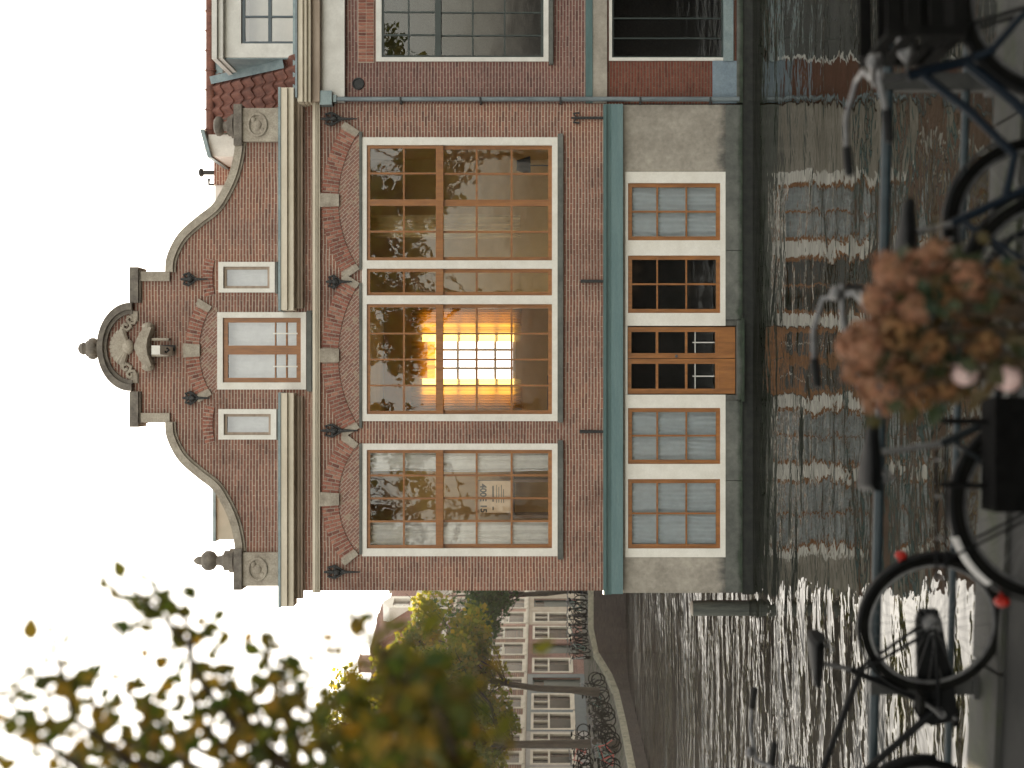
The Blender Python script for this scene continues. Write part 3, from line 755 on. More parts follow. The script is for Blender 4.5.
m = MB(); m.prism([(xc-hwR, ze),(xc+hwR, ze),(xc+hwR, ze+.12),(xc+.05, zr+.12),(xc-.05, zr+.12),(xc-hwR, ze+.12)], [], D+.363, 34.6); rf = m.build('roof', M['tile'], house)
def W(y, d): return PX(y, d)
d1 = 28.2
m = MB(); m.box(PX(539,d1), PX(489,d1), d1, d1+1.6, PZ(262,d1), PZ(216,d1)); m.build('dormer', M['grey_room'], house)
m = MB(); m.box(PX(540.5,d1), PX(487,d1), d1-.08, d1+1.7, PZ(216,d1), PZ(213.2,d1)); m.build('dormer_roof', M['lead'], house)
d2 = 27.6
m = MB(); m.box(PX(156,d2), PX(134,d2), d2, d2+1.3, PZ(262,d2), PZ(208,d2)); dm = m.build('dormer', M['white_n'], house)
m = MB(); zt = PZ(206,d2); m.add([(PX(158,d2),d2-.15,zt-.14),(PX(130,d2),d2-.15,zt+.02),(PX(130,d2),d2+1.4,zt+.02),(PX(158,d2),d2+1.4,zt-.14),(PX(158,d2),d2-.15,zt-.06),(PX(130,d2),d2-.15,zt+.10),(PX(130,d2),d2+1.4,zt+.10),(PX(158,d2),d2+1.4,zt-.06)],
    [(0,3,2,1),(4,5,6,7),(0,1,5,4),(1,2,6,5),(2,3,7,6),(3,0,4,7)]); m.build('dormer_roof', M['lead'], house)
d3 = 29.0
m = MB(); m.box(PX(184,d3), PX(157,d3), d3, d3+.9, PZ(262,d3), PZ(213.5,d3)); ch = m.build('chimney', M['brick'], house)
m = MB(); m.box(PX(201,d3), PX(184.3,d3), d3+.05, d3+.8, PZ(262,d3), PZ(214,d3)); m.build('chimney', M['white_n'], house)
m = MB(); m.lathe([(.05,0),(.05,.32),(.09,.33),(.10,.38),(.06,.41),(.01,.42)], (PX(170,d3), d3+.3, PZ(213.5,d3)), 10); m.tube([(PX(182,d3), d3+.3, PZ(213.5,d3)),(PX(182,d3), d3+.3, PZ(205,d3)),(PX(176,d3), d3+.3, PZ(205,d3))], .03, 6); m.build('flue', M['iron'], house, smooth=True)

# ------------------------------------------------------------------ right-hand neighbour
nb = thing('brick_canal_house', 'dark brick canal house with tiled roof, white dormer and grey downpipe', 'house', (PX(20), D, WZ))
NX0, NX1 = PX(102.6), PX(-140)
NW = (375.5,548,-25,60.8); NL = (608.5,731,-25,60)
RB = lambda a, b: [(NX0, PZ(b)), (NX1, PZ(b)), (NX1, PZ(a)), (NX0, PZ(a))]
m = MB(); m.prism(RB(322, 592), [ins(NW)], D+.03, D+.36); m.build('wall', M['brick_dark'], nb)
m = MB(); m.prism(RB(592.1, 746), [rect(NL[0],726,NL[2],NL[3])], D+.035, D+.36); m.build('wall', M['brick_base'], nb)
m = MB(); m.box(NX1-.3, NX1, D+.36, 34.6, WZ-.3, PZ(300)); m.box(NX0, NX1, 34.6, 34.9, WZ-.3, PZ(300)); m.build('wall', M['brick_dark'], nb)
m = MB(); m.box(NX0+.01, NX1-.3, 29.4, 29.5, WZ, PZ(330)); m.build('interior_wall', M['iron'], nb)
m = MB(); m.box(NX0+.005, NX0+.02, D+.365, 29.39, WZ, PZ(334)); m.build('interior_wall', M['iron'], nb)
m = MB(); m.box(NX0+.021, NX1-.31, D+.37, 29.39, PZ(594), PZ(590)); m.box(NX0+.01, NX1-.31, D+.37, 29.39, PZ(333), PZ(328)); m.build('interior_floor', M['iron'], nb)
m = MB(); m.prism(RB(712, 737), [rect(700,726,NL[2]-.2,NL[3]+.2)], D-.02, D+.034); 
m = MB(); m.box(NX0, PX(60.5), D-.02, D+.034, PZ(736), PZ(712)); m.build('plinth', M['bluestone'], nb)
m = MB(); m.box(NX0+.0, NX1, D-.05, D+.33, PZ(742), PZ(736.1)); m.build('plinth', M['plinth'], nb)
m = MB(); m.box(NX0, NX1, D-.01, D+.36, PZ(780), PZ(742.2)); m.build('waterline', M['algae'], nb)
m = MB(); m.box(NX0, NX1, D-.06, D+.02, PZ(592), PZ(585)); m.build('beam', M['teal_dark'], nb)
m = MB(); m.box(NX0, NX1, D-.04, D+.034, PZ(606.5), PZ(592.1)); m.build('beam', M['concrete'], nb)
nw = frame(nb, NW, [(381,543,-20,56.6)], D+.0, D+.16, M['white_n'])
sill(nw, 548.3, 552.5, -28, 63)
yb_ = [(-10,1.6),(11,1.6),(34,1.6)]
sash(nw, 381.1, 438, -19.9, 56.5, [(408,1.6)], yb_, 2.2, D+.03, D+.07, M['greenblack'])
sash(nw, 438.1, 542.9, -19.9, 56.5, [(472,1.6),(504,1.6)], yb_, 2.6, D+.075, D+.115, M['greenblack'])
m = MB(); m.pbox(434.5, 440.5, -19.7, 56.3, D+.005, D+.028); m.build('transom', M['greenblack'], nw)
nl = frame(nb, (608.5,726,-25,60), [(611.5,723,-21,56.8)], D+.01, D+.16, M['white_n'])
sash(nl, 611.6, 722.9, -20.9, 56.7, [], [(-4,1.2),(17,1.2),(37,1.2)], 1.6, D+.05, D+.09, M['greenblack'], gl=M['glass_lo'])
sill(nl, 723.2, 733, -28, 60.3, .06, M['lead'])
# brick soldier course over the window
m = MB(); v = MB()
m.box(PX(62), NX1, D+.015, D+.035, PZ(373.5), PZ(357.5)); bo = m.build('arch', M['mortar'], nb)
y = 61.5
while y > -120:
    for a, b in ((358,365.3),(365.9,373)): v.pbox(a, b, y-2.9, y-.4, D+.004, D+.018)
    y -= 3.3
v.build('voussoirs', M['voussoir'], bo)
m = MB(); m.ring((PX(83), D+.02, PZ(357.6)), .105, .02, n=20); m.lathe([(.10,0),(.10,.012)], (PX(83), D+.018, PZ(357.6)), 18, 'y'); m.build('vent_pipe', M['iron'], nb)
# cornice of the neighbour
m = MB()
for x0, x1, pr in ((297,302,.50),(302,306,.44),(306,310,.36)): m.box(PX(101,D-pr), NX1, D-pr, D+.03, PZ(x1,D-pr), PZ(x0,D-pr))
m.build('cornice', M['cornice'], nb)
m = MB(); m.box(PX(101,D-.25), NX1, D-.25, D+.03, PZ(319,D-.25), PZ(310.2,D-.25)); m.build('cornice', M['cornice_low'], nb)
m = MB(); m.box(NX0+.01, NX1, D-.08, D+.03, PZ(344,D-.08), PZ(319.3,D-.08)); m.build('frieze', M['white_n'], nb)
m = MB(); m.box(NX0-.0, NX1, D-.54, D+.02, PZ(297,D-.5), PZ(295,D-.5)); m.build('gutter', M['zinc'], nb)
# downpipe
m = MB(); yd = 99.6
m.tube([(PX(yd),D-.09,PZ(330)),(PX(yd),D-.09,PZ(738))], .048, 12)
pp = m.build('downpipe', M['zinc'], nb, smooth=True)
m = MB(); m.box(PX(106.5), PX(92.5), D-.22, D-.01, PZ(333), PZ(321)); m.box(PX(103), PX(96), D-.16, D-.02, PZ(337), PZ(333)); m.build('hopper', M['lead'], pp)
m = MB()
for x in (400, 480, 560, 640, 710): m.pbox(x-1, x+1, yd-3.2, yd+3.2, D-.145, D+.02)
m.build('clamp', M['iron'], pp)
# mansard roof of pantiles and the dormer
ye, zeN = D-.05, PZ(297, D)
yr = D+1.75; zrN = EYE+(HOR-212.5)*yr/F
pantile_roof(PX(104, D), PX(55, D), [(ye-.02, zeN-.03),(yr, zrN)], 'roof', nb, M['tile'])
m = MB(); m.box(NX0, NX1, D-.02, D+.4, PZ(300), PZ(292.5)); m.build('roof', M['lead'], nb)
pantile_roof(XR-.30, PX(104,D)-.005, [(D+.45, PZ(290)),(yr, zrN)], 'roof', nb, M['tile'])
m = MB(); m.tube([(XR-.6, yr, zrN+.05), (NX1, yr, zrN+.05)], .10, 10)
for k in range(14): m.ring((XR-.6+k*.42, yr, zrN+.05), .105, .02, 'x', 12, 6)
m.build('ridge', M['tile'], nb, smooth=True)
m = MB(); m.box(XR-.6, NX1, yr+.02, 34.6, zrN-.2, zrN-.02); m.build('roof', M['lead'], nb)
dd = D+.02
m = MB(); m.prism(rect(219,297,-140,57,dd), [rect(240.5,295.5,-60,43,dd)], dd, dd+.16); m.box(PX(57,dd), NX1, dd+.162, dd+1.3, PZ(242,dd), PZ(219.3,dd)); dn = m.build('dormer', M['white_n'], nb)
m = MB(); m.box(PX(57,dd)+.02, NX1, dd+.6, dd+.65, PZ(297,dd), PZ(240,dd)); m.build('interior_wall', M['grey_room'], dn)
wn_ = sash(dn, 240.6, 295.4, -30, 42.9, [(268.6,3.4)], [(-7,1.8),(15,1.8)], 3, dd+.05, dd+.11, M['greyblue'], gl=M['glass_b'])
m = MB()
m.box(PX(61,dd), NX1, dd-.22, dd+1.36, PZ(219,dd), PZ(214,dd)); m.box(PX(59.5,dd), NX1, dd-.14, dd+1.33, PZ(224,dd), PZ(219.2,dd)); m.build('dormer_roof', M['white_n'], dn)
# lead cheek and flashing of the dormer
m = MB(); xk = PX(57.2,dd)
def zroof(y): return zeN+(zrN-zeN)*(y-ye)/(yr-ye)
m.add([(xk-.02,dd+.02,zroof(dd+.02)),(xk-.02,dd+1.28,zroof(dd+1.28)+.05),(xk-.02,dd+1.28,PZ(219.5,dd)),(xk-.02,dd+.02,PZ(219.5,dd)),
       (xk-.001,dd+.02,zroof(dd+.02)),(xk-.001,dd+1.28,zroof(dd+1.28)+.05),(xk-.001,dd+1.28,PZ(219.5,dd)),(xk-.001,dd+.02,PZ(219.5,dd))],
      [(0,3,2,1),(4,5,6,7),(0,1,5,4),(1,2,6,5),(2,3,7,6),(3,0,4,7)])
a_, b_2 = (ye+.1, zroof(ye+.1)), (dd+1.6, zroof(dd+1.6))
m.add([(xk-.20,a_[0],a_[1]+.16),(xk,a_[0],a_[1]+.20),(xk,b_2[0],b_2[1]+.20),(xk-.16,b_2[0],b_2[1]+.16)], [(0,1,2,3)])
m.build('flashing', M['lead'], dn)

# ------------------------------------------------------------------ curtains and things indoors
def curtain(label, x0, x1, y0, y1, d, mat, folds=9, amp=.03, name='curtain', group=None):
    m = MB(); nn = folds*8
    X0, X1 = PX(y1, d), PX(y0, d); Za, Zb = PZ(x1, d), PZ(x0, d); vs = []; fs = []
    ph = random.random()*6
    for r in range(9):
        z = Zb+(Za-Zb)*r/8
        for i in range(nn+1):
            u = i/nn
            vs.append((X0+(X1-X0)*u + .015*math.sin(r+u*9), d+amp*(.5+.06*r)*math.sin(u*folds*2*PI+ph+.6*math.sin(u*11)+.05*r), z))
    for r in range(8):
        for i in range(nn): fs.append((r*(nn+1)+i, r*(nn+1)+i+1, (r+1)*(nn+1)+i+1, (r+1)*(nn+1)+i))
    m.add(vs, fs); o = m.build(name, mat, None, smooth=True)
    o2 = tag(o, label, 'curtain', group)
    return o2
dc = D+.15
curtain('white net curtain filling the ground floor window beside the stained plaster pier under the downpipe', 626, 722, 180, 242, dc, M['net'], 7, .034)
curtain('white net curtain in the ground floor window just left of the wooden double door', 626, 722, 405, 465.5, dc, M['net'], 7, .034)
curtain('white net curtain in the ground floor window at the water-side corner of the house', 626, 722, 476, 551, dc, M['net'], 9, .034)
curtain('white drape on the wall side of the cardboard box window, nearest the big bay', 364, 552, 447, 471, D+.16, M['drape'], 4, .034)
curtain('white drape at the outer side of the cardboard box window, nearest the house corner', 364, 552, 521, 550.5, D+.16, M['drape'], 5, .034)
curtain('cream drape gathered beside the middle post of the large upstairs window', 366, 520, 214, 238, D+.7, M['cream_drape'], 4, .05)
curtain('pale grey blind drawn behind the central gable window', 220, 303, 314, 385, D+.30, M['grey_blind'], 14, .008, 'blind')
curtain('pale grey blind behind the small gable window on the side of the dark neighbouring house', 221, 272, 264, 290, D+.30, M['grey_blind'], 5, .006, 'blind')
curtain('pale grey blind behind the small gable window on the open-sky side', 221, 273, 411, 437, D+.30, M['grey_blind'], 5, .006, 'blind')

def bcurt(label, xa, xb, za, zb):
    m = MB(); n_ = 40; vs = []; fs = []
    for r in (0, 1):
        for i in range(n_+1): vs.append((xa+(xb-xa)*i/n_, 34.42+.03*math.sin(i*1.1), zb if r == 0 else za))
    for i in range(n_): fs.append((i, i+1, n_+2+i, n_+1+i))
    m.add(vs, fs); tag(m.build('curtain', M['glow_drape'], None, True), label, 'curtain')
def layer(m, xa, xb, za, zb, y):
    b = len(m.v); n_ = 40
    for r in (0, 1):
        for i in range(n_+1): m.v.append((xa+(xb-xa)*i/n_, y+.02*math.sin(i*1.1+y*50), zb if r == 0 else za))
    for i in range(n_): m.f.append((b+i, b+i+1, b+n_+2+i, b+n_+1+i)); m.mi.append(0)
for lab, sets in (('added golden curtain layers imitating glow on the downpipe side of the sunny back window', ((1.12,2.1,2.9,5.8,34.44),(1.36,2.1,2.9,5.8,34.38),(1.60,2.1,2.9,5.8,34.32))),
                  ('added golden curtain layers imitating glow on the cardboard box side of the sunny back window', ((-.8,.14,2.9,5.8,34.44),(-.8,-.06,2.9,5.8,34.38),(-.8,-.28,2.9,5.8,34.32))),
                  ('added golden valance layers imitating glow across the top of the sunny back window', ((.141,1.119,4.98,5.8,34.44),(.141,1.119,5.18,5.8,34.38),(.141,1.119,5.38,5.8,34.32)))):
    m = MB()
    for a in sets: layer(m, *a)  # added sheets, stacked outwards so the glow steps from white to brown
    tag(m.build('curtain', M['glow_drape'], None, True), lab, 'curtain')

# table and box by the window
tb = thing('table', 'small brown wooden table carrying a cardboard box behind the upstairs window', 'table', (PX(499), D+.55, Z1))
tz = PZ(511.5, D+.2)
m = MB(); m.box(PX(520), PX(472), D+.155, D+.80, tz-.04, tz); m.build('table_top', M['floor'], tb)
for sx in (PX(517), PX(481)):
    for sy in (D+.2, D+.75): 
        m = MB(); m.box(sx-.03, sx+.03, sy-.03, sy+.03, Z1, tz-.04); m.build('leg', M['floor'], tb)
bx = thing('cardboard_box', 'open cardboard box printed with large digits standing upside down in the upstairs window', 'box', (PX(497), D+.30, tz+.002), R(0))
h_ = PZ(475.5, D+.23)-tz; w_ = .32; de = .26
m = MB()
t_ = .006
m.box(-w_,w_,-.13+.0,-.13+t_,0,h_); m.box(-w_,w_,.13-t_,.13,0,h_); m.box(-w_,-w_+t_,-.12,.12,0,h_); m.box(w_-t_,w_,-.12,.12,0,h_); m.box(-w_+.01,w_-.01,-.12,.12,h_-.012,h_-.004)
m.build('carton', M['card'], bx, local=True)
m = MB(); m.add([(w_,-.12,h_*.98),(w_+.10,-.16,h_*.93),(w_+.10,.10,h_*.93),(w_,.12,h_*.98)], [(0,1,2,3)]); m.add([(-w_,-.12,h_*.06),(-w_-.10,-.15,h_*.02+.02),(-w_-.10,.10,h_*.02+.02),(-w_,.12,h_*.06)], [(0,1,2,3)]); m.build('flap', M['card'], bx, local=True)
def lettering(body, size, x, z, par, mat, up=True, y=-.1325, name='lettering', rz=0, ext=.0006, align='CENTER'):
    cu = bpy.data.curves.new(name, 'FONT'); cu.body = body; cu.size = size; cu.extrude = ext; cu.offset = size*.035
    cu.align_x = align; cu.align_y = 'CENTER'
    o = bpy.data.objects.new(name, cu); COL.objects.link(o); cu.materials.append(mat); o.parent = par
    me = bpy.data.meshes.new_from_object(o); me.name = name; bpy.data.objects.remove(o); o = bpy.data.objects.new(name, me); COL.objects.link(o); o.parent = par
    o.matrix_local = Matrix.Translation((x, y, z)) @ Matrix.Rotation(R(90), 4, 'X') @ Matrix.Rotation(R(180) if not up else 0, 4, 'Z'); return o
lettering('400E', .175, .085, h_*.80, bx, M['ink'], False)
lettering('15', .175, -.235, h_*.79, bx, M['ink'], False)
m = MB()
for k, (zz, a, b, t) in enumerate(((.52,-.10,.22,.014),(.42,-.12,.24,.006),(.36,-.12,.2,.006),(.29,-.12,.24,.006),(.23,-.12,.15,.006),(.52,-.27,-.20,.012))):
    m.box(a, b, -.1322, -.1305, h_*zz-t, h_*zz+t)
m.build('printed_lines', M['ink'], bx, local=True)

# a few room furnishings that show through the glass
lp = thing('floor_lamp', 'dark standing lamp inside the big upstairs window near the downpipe side', 'lamp', (PX(165,D+1.6), D+1.6, Z1))
m = MB(); m.lathe([(.16,0),(.16,.03),(.02,.04)], lp.location, 14); m.build('base', M['iron'], lp)
m = MB(); m.tube([lp.location+Vector((0,0,.03)), lp.location+Vector((0,0,1.75))], .014, 6); m.build('pole', M['iron'], lp)
m = MB(); m.lathe([(.11,1.95),(.20,1.66),(.195,1.66),(.105,1.94)], lp.location, 16); m.build('lamp_shade', M['dark_room'], lp, smooth=True)
pl = thing('potted_plant', 'dark leafy house plant standing inside the big upstairs window near the downpipe', 'plant', (PX(242,D+1.0), D+1.0, Z1))
m = MB(); m.lathe([(.14,0),(.19,.32),(.17,.32),(.16,.28)], pl.location, 14); m.build('pot', M['greyblue'], pl)
m = MB()
for k in range(46):
    a = random.random()*2*PI; el = random.uniform(.5,1.45); L = random.uniform(.4,.85)
    dr_ = Vector((math.cos(a)*math.cos(el), math.sin(a)*math.cos(el), math.sin(el)))
    b0 = Vector(pl.location)+Vector((0,0,.28)); tip = b0+dr_*L+Vector((0,0,-.15*L)); md = b0+dr_*L*.55
    sdv = dr_.cross(Vector((0,0,1))).normalized()*.05
    m.add([b0, md-sdv, tip, md+sdv], [(0,1,2,3)])
m.build('leaves', M['hleaf'], pl)
dk = thing('desk', 'dark desk with a monitor standing in the room behind the bright upstairs window', 'desk', (PX(398,D+3), D+3.0, Z1))
m = MB(); m.box(PX(412,D+3), PX(372,D+3), D+2.7, D+3.4, Z1+.70, Z1+.74); m.build('desk_top', M['iron'], dk)
for sx in (PX(410,D+3), PX(374,D+3)):
    for sy in (D+2.75, D+3.35): m = MB(); m.box(sx-.025, sx+.025, sy-.025, sy+.025, Z1, Z1+.70); m.build('leg', M['iron'], dk)
mo = thing('monitor', 'dark computer monitor on the desk behind the bright upstairs window', 'monitor', (PX(392,D+3), D+3.0, Z1+.742))
m = MB(); m.box(mo.location.x-.38, mo.location.x+.38, D+3.0, D+3.04, Z1+.86, Z1+1.3); m.build('screen', M['iron'], mo)
m = MB(); m.box(mo.location.x-.03, mo.location.x+.03, D+3.02, D+3.06, Z1+.75, Z1+1.0); m.box(mo.location.x-.13, mo.location.x+.13, D+2.95, D+3.12, Z1+.742, Z1+.755); m.build('stand', M['iron'], mo)

# ------------------------------------------------------------------ ground and water
m = MB()
m.add([(-70,6.2,WZ),(70,6.2,WZ),(70,69,WZ),(-70,69,WZ)], [(0,1,2,3)])
tag(m.build('canal_water', M['water']), kind='structure')
def qy(x): return 6.66-.115*x        # far edge of the near quay
m = MB(); m.add([(-60,-45,0),(60,-45,0),(60,qy(60)-.42,0),(-60,qy(-60)-.42,0)], [(0,1,2,3)])
tag(m.build('quay_ground', M['asphalt']), kind='structure')
m = MB(); x = -14.0
rnd = random.Random(3)
while x < 14:
    L = rnd.uniform(1.0,1.5); a, b = x+.008, x+L-.008; h0 = .03+rnd.uniform(-.006,.006)
    m.add([(a,qy(a)-.42,-.5),(b,qy(b)-.42,-.5),(b,qy(b),-.5),(a,qy(a),-.5),(a,qy(a)-.42,h0),(b,qy(b)-.42,h0),(b,qy(b)-.015,h0),(a,qy(a)-.015,h0)],
          [(0,3,2,1),(4,5,6,7),(0,1,5,4),(1,2,6,5),(2,3,7,6),(3,0,4,7)])
    x += L
tag(m.build('kerb', M['mosscoping']), kind='structure')
m = MB(); m.add([(-60,qy(-60)-.06,-2.6),(60,qy(60)-.06,-2.6),(60,qy(60)-.06,-.02),(-60,qy(-60)-.06,-.02)], [(0,1,2,3)])
tag(m.build('quay_wall', M['quaywall']), kind='structure')

# far bank: edge line, rising street behind it
EDGE = [(40,67,0),(-6,67,0),(-12.6,67,0),(-13.8,66.8,-.25),(-14.6,65.5,-.85),(-15,63.5,-1.1),(-15.2,58,-1.15),(-15.5,51,-1.14),(-16,40,-1.1),(-17,20,-1.1)]
INN = [(40,71,0),(-6,71,0),(-12.6,71,0),(-14.5,70.6,0),(-17,69,-.02),(-17.6,66,-.03),(-18.3,60,-.05),(-19.2,52,-.05),(-21,40,0),(-24,20,0)]
FAR = [(40,160,0),(-6,160,0),(-12.6,160,0),(-30,160,0),(-60,130,0),(-70,100,0),(-80,70,0),(-80,52,0),(-80,40,0),(-80,20,0)]
m = MB(); n = len(EDGE); MIDE = []
vs = EDGE + INN + FAR
fs = [(i, i+1, n+i+1, n+i) for i in range(n-1)] + [(n+i, n+i+1, 2*n+i+1, 2*n+i) for i in range(n-1)]
fs = [tuple(reversed(f)) for f in fs]
m.add(vs, fs); street = tag(m.build('far_street', M['bank']), kind='structure')
BV = BVHTree.FromPolygons([Vector(v) for v in vs], fs)
def gz(x, y):
    h = BV.ray_cast(Vector((x,y,20)), Vector((0,0,-1))); return h[0].z if h[0] else 0
m = MB(); vs = []; 
for p in EDGE: vs += [(p[0],p[1],-3),(p[0],p[1],p[2]-.01)]
m.add(vs, [(2*i,2*i+2,2*i+3,2*i+1) for i in range(n-1)])
tag(m.build('quay_wall', M['quaywall'], None), kind='structure')
m = MB(); pts = [Vector(p) for p in EDGE]
for i in range(n-1):
    a, b = pts[i], pts[i+1]; dr_ = (b-a).normalized(); sd2 = Vector((dr_.y,-dr_.x,0)).normalized()*.3
    up = Vector((0,0,.06)); o_ = -sd2*.15
    A = [a+o_, b+o_, b+sd2, a+sd2]
    m.add([p-Vector((0,0,.22)) for p in A]+[p+up for p in A], [(0,3,2,1),(4,5,6,7),(0,1,5,4),(1,2,6,5),(2,3,7,6),(3,0,4,7)])
tag(m.build('far_kerb', M['bankedge']), kind='structure')

# mooring pole
mp = thing('mooring_post', 'weathered round wooden mooring pole standing in the canal off the house corner', 'post', (PX(607.5,26.6), 26.6, WZ))
m = MB(); zt = PZ(691, 26.6)-WZ
m.lathe([(.155,-.8),(.16,0),(.165,.5),(.158,zt-.06),(.145,zt-.015),(.10,zt)], mp.location, 18); m.build('pole', M['post'], mp, smooth=True)
m = MB(); m.lathe([(.158,zt-.02),(.16,zt-.01),(.13,zt+.012),(.02,zt+.02)], mp.location, 18); m.build('pole_cap', M['concrete'], mp, smooth=True)

# ------------------------------------------------------------------ far row of houses
E_ = Vector((.30,.954,0)).normalized(); TH = math.atan2(E_.y, E_.x)
P0 = Vector((-13.0, 88.0, 0))
def far_house(s_near, width, hgt, label, wallm, ncol, opts):
    o = P0 - E_*s_near
    t = thing('canal_house', label, 'house', opts.get('loc', (o.x, o.y, 0)), opts.get('rot', TH), opts.get('group', 'houses along the far quay'))
    W_ = width; m = MB(); holes = []; wins = []
    fl = [(3.55,5.75),(6.35,8.1),(8.55,9.9)] if hgt > 9.5 else [(3.55,5.6),(6.2,7.8)]
    for z0, z1 in fl:
        for c in range(ncol):
            xc_ = W_*(c+.5)/ncol; hw = opts.get('hw', .62)
            wins.append((xc_-hw, xc_+hw, z0, z1))
    shop = opts.get('shop', False)
    for c in range(ncol):
        xc_ = W_*(c+.5)/ncol
        if c == opts.get('door', 0): wins.append((xc_-.6, xc_+.6, .25, 3.0, 'door'))
        else: wins.append((xc_-(.8 if shop else .62), xc_+(.8 if shop else .62), .8, 3.0))
    m.prism([(0,0),(W_,0),(W_,hgt),(0,hgt)], [[(a[0],a[2]),(a[1],a[2]),(a[1],a[3]),(a[0],a[3])] for a in wins], 0, .35)
    m.box(0, .3, .35, 9, 0, hgt); m.box(W_-.3, W_, .35, 9, 0, hgt); m.box(.3, W_-.3, 8.7, 9, 0, hgt)
    m.build('wall', wallm, t, local=True)
    if opts.get('base'):
        b = MB(); b.prism([(0.01,0.0),(W_-.01,0.0),(W_-.01,3.3),(.01,3.3)], [[(a[0],a[2]),(a[1],a[2]),(a[1],a[3]),(a[0],a[3])] for a in wins if a[3] < 3.2], -.05, -.004); b.build('shop_front', opts['base'], t, local=True)
    b = MB(); b.box(.35, W_-.35, 1.2, 1.25, .1, hgt-.1); b.build('interior_wall', M['dark_room'], t, local=True)
    for a in wins:
        x0, x1, z0, z1 = a[:4]; f_ = MB()
        if len(a) == 5:
            f_.prism([(x0,z0),(x1,z0),(x1,z1),(x0,z1)], [[(x0+.14,2.35),(x1-.14,2.35),(x1-.14,z1-.1),(x0+.14,z1-.1)]], .08, .16)
            dr_ = f_.build('door', opts.get('doorm', M['greenblack']), t, local=True)
            g = MB(); g.add([(x0+.1,.12,2.3),(x1-.1,.12,2.3),(x1-.1,.12,z1-.08),(x0+.1,.12,z1-.08)], [(0,1,2,3)]); g.build('pane', M['glass_far'], dr_, local=True)
            continue
        b_ = .085; zm = z0+(z1-z0)*.58
        hl = [[(x0+b_,z0+b_),(x1-b_,z0+b_),(x1-b_,zm-.05),(x0+b_,zm-.05)]]
        xm_ = (x0+x1)/2
        hl += [[(x0+b_,zm+.05),(xm_-.035,zm+.05),(xm_-.035,z1-b_),(x0+b_,z1-b_)], [(xm_+.035,zm+.05),(x1-b_,zm+.05),(x1-b_,z1-b_),(xm_+.035,z1-b_)]]
        f_.prism([(x0-.06,z0-.06),(x1+.06,z0-.06),(x1+.06,z1+.06),(x0-.06,z1+.06)], hl, -.055 if z1 < 3.2 and opts.get('base') else -.03, .10)
        f_.box(x0-.12, x1+.12, -.12, -.031, z0-.16, z0-.062)
        fr = f_.build('window', opts.get('trim', M['trim_far']), t, local=True)
        g = MB(); g.add([(x0+.05,.06,z0+.05),(x1-.05,.06,z0+.05),(x1-.05,.06,z1-.05),(x0+.05,.06,z1-.05)], [(0,1,2,3)]); g.build('pane', M['glass_far'], fr, local=True)
        if random.random() < .3 and z0 > 3:
            c_ = MB(); c_.box(x0+.12, x1-.12, .2, .215, zm-random.random()*.5, z1-.05); c_.build('blind', M['drape'], fr, local=True)
    c = MB(); c.box(-.05, W_+.05, -.5, .3, hgt+.003, hgt+.35); c.box(0, W_, -.3, -.002, hgt-.35, hgt); c.build('cornice', opts.get('trim', M['trim_far']), t, local=True)
    b = MB(); b.box(0.01, W_-.01, -.08, -.004, 3.02+.3, 3.02+.48); b.build('string_course', opts.get('trim', M['trim_far']), t, local=True)
    rh = opts.get('roof', 3.0)
    r = MB(); r.add([(0,-.2,hgt+.352),(W_,-.2,hgt+.352),(W_,1.6,hgt+rh),(0,1.6,hgt+rh),(0,9,hgt+.352),(W_,9,hgt+.352),(W_,6.5,hgt+rh),(0,6.5,hgt+rh)], [(0,1,2,3),(3,2,6,7),(7,6,5,4),(0,3,7,4),(1,5,6,2),(0,4,5,1)])
    ro = r.build('roof', M['tile'], t, local=True)
    ch = MB(); ch.box(W_*.5-.45, W_*.5+.45, 4, 4.8, hgt+rh-.4, hgt+rh+1.1); ch.box(W_*.5-.5, W_*.5+.5, 3.95, 4.85, hgt+rh+1.1, hgt+rh+1.22); ch.build('chimney', wallm, ro, local=True)
    if opts.get('dormer'):
        dmr = MB(); dmr.prism([(W_*.5-.8,hgt+.36),(W_*.5+.8,hgt+.36),(W_*.5+.8,hgt+2.0),(W_*.5,hgt+2.5),(W_*.5-.8,hgt+2.0)], [[(W_*.5-.5,hgt+.7),(W_*.5+.5,hgt+.7),(W_*.5+.5,hgt+1.8),(W_*.5-.5,hgt+1.8)]], -.1, 1.3)
        dq = dmr.build('dormer', M['white'], t, local=True)
        g = MB(); g.add([(W_*.5-.52,.1,hgt+.68),(W_*.5+.52,.1,hgt+.68),(W_*.5+.52,.1,hgt+1.82),(W_*.5-.52,.1,hgt+1.82)], [(0,1,2,3)]); g.build('pane', M['glass_b'], dq, local=True)
    return t
M['trim_far'] = surf('old_white_trim', (.42,.38,.31), (.56,.52,.44), .6, 2)
pink = surf('pink_plaster', (.30,.19,.15), (.38,.25,.20), .8, 2)
pale = surf('cream_plaster', (.32,.27,.21), (.40,.35,.28), .8, 2)
grey = surf('grey_plaster_front', (.26,.25,.24), (.34,.33,.31), .8, 2)
far_house(-4.5, 6.0, 10.2, 'cream plastered house at the far end of the row beside the brick corner', pale, 3, {'roof':2.4})
far_house(1.0, 5.5, 9.8, 'narrow brick house of the far row just clear of the big house corner', M['brick_far'], 3, {'roof':3.0,'door':2,'hw':.66})
far_house(7.0, 6.0, 10.3, 'pinkish brick house with wide white windows behind the green bankside tree', pink, 3, {'roof':3.0,'dormer':1,'door':1,'hw':.72,'base':pale})
far_house(13.0, 6.0, 10.0, 'dark brick house with a white cornice and shop windows behind the leaning trunk', M['brick_far'], 3, {'roof':2.8,'shop':1,'door':1,'hw':.70,'base':M['brick_dark']})
far_house(19.0, 6.0, 9.7, 'brown brick house with dark shop front between the two dark tree trunks', M['brick_far'], 3, {'roof':3.0,'shop':1,'door':2,'base':M['greyblue']})
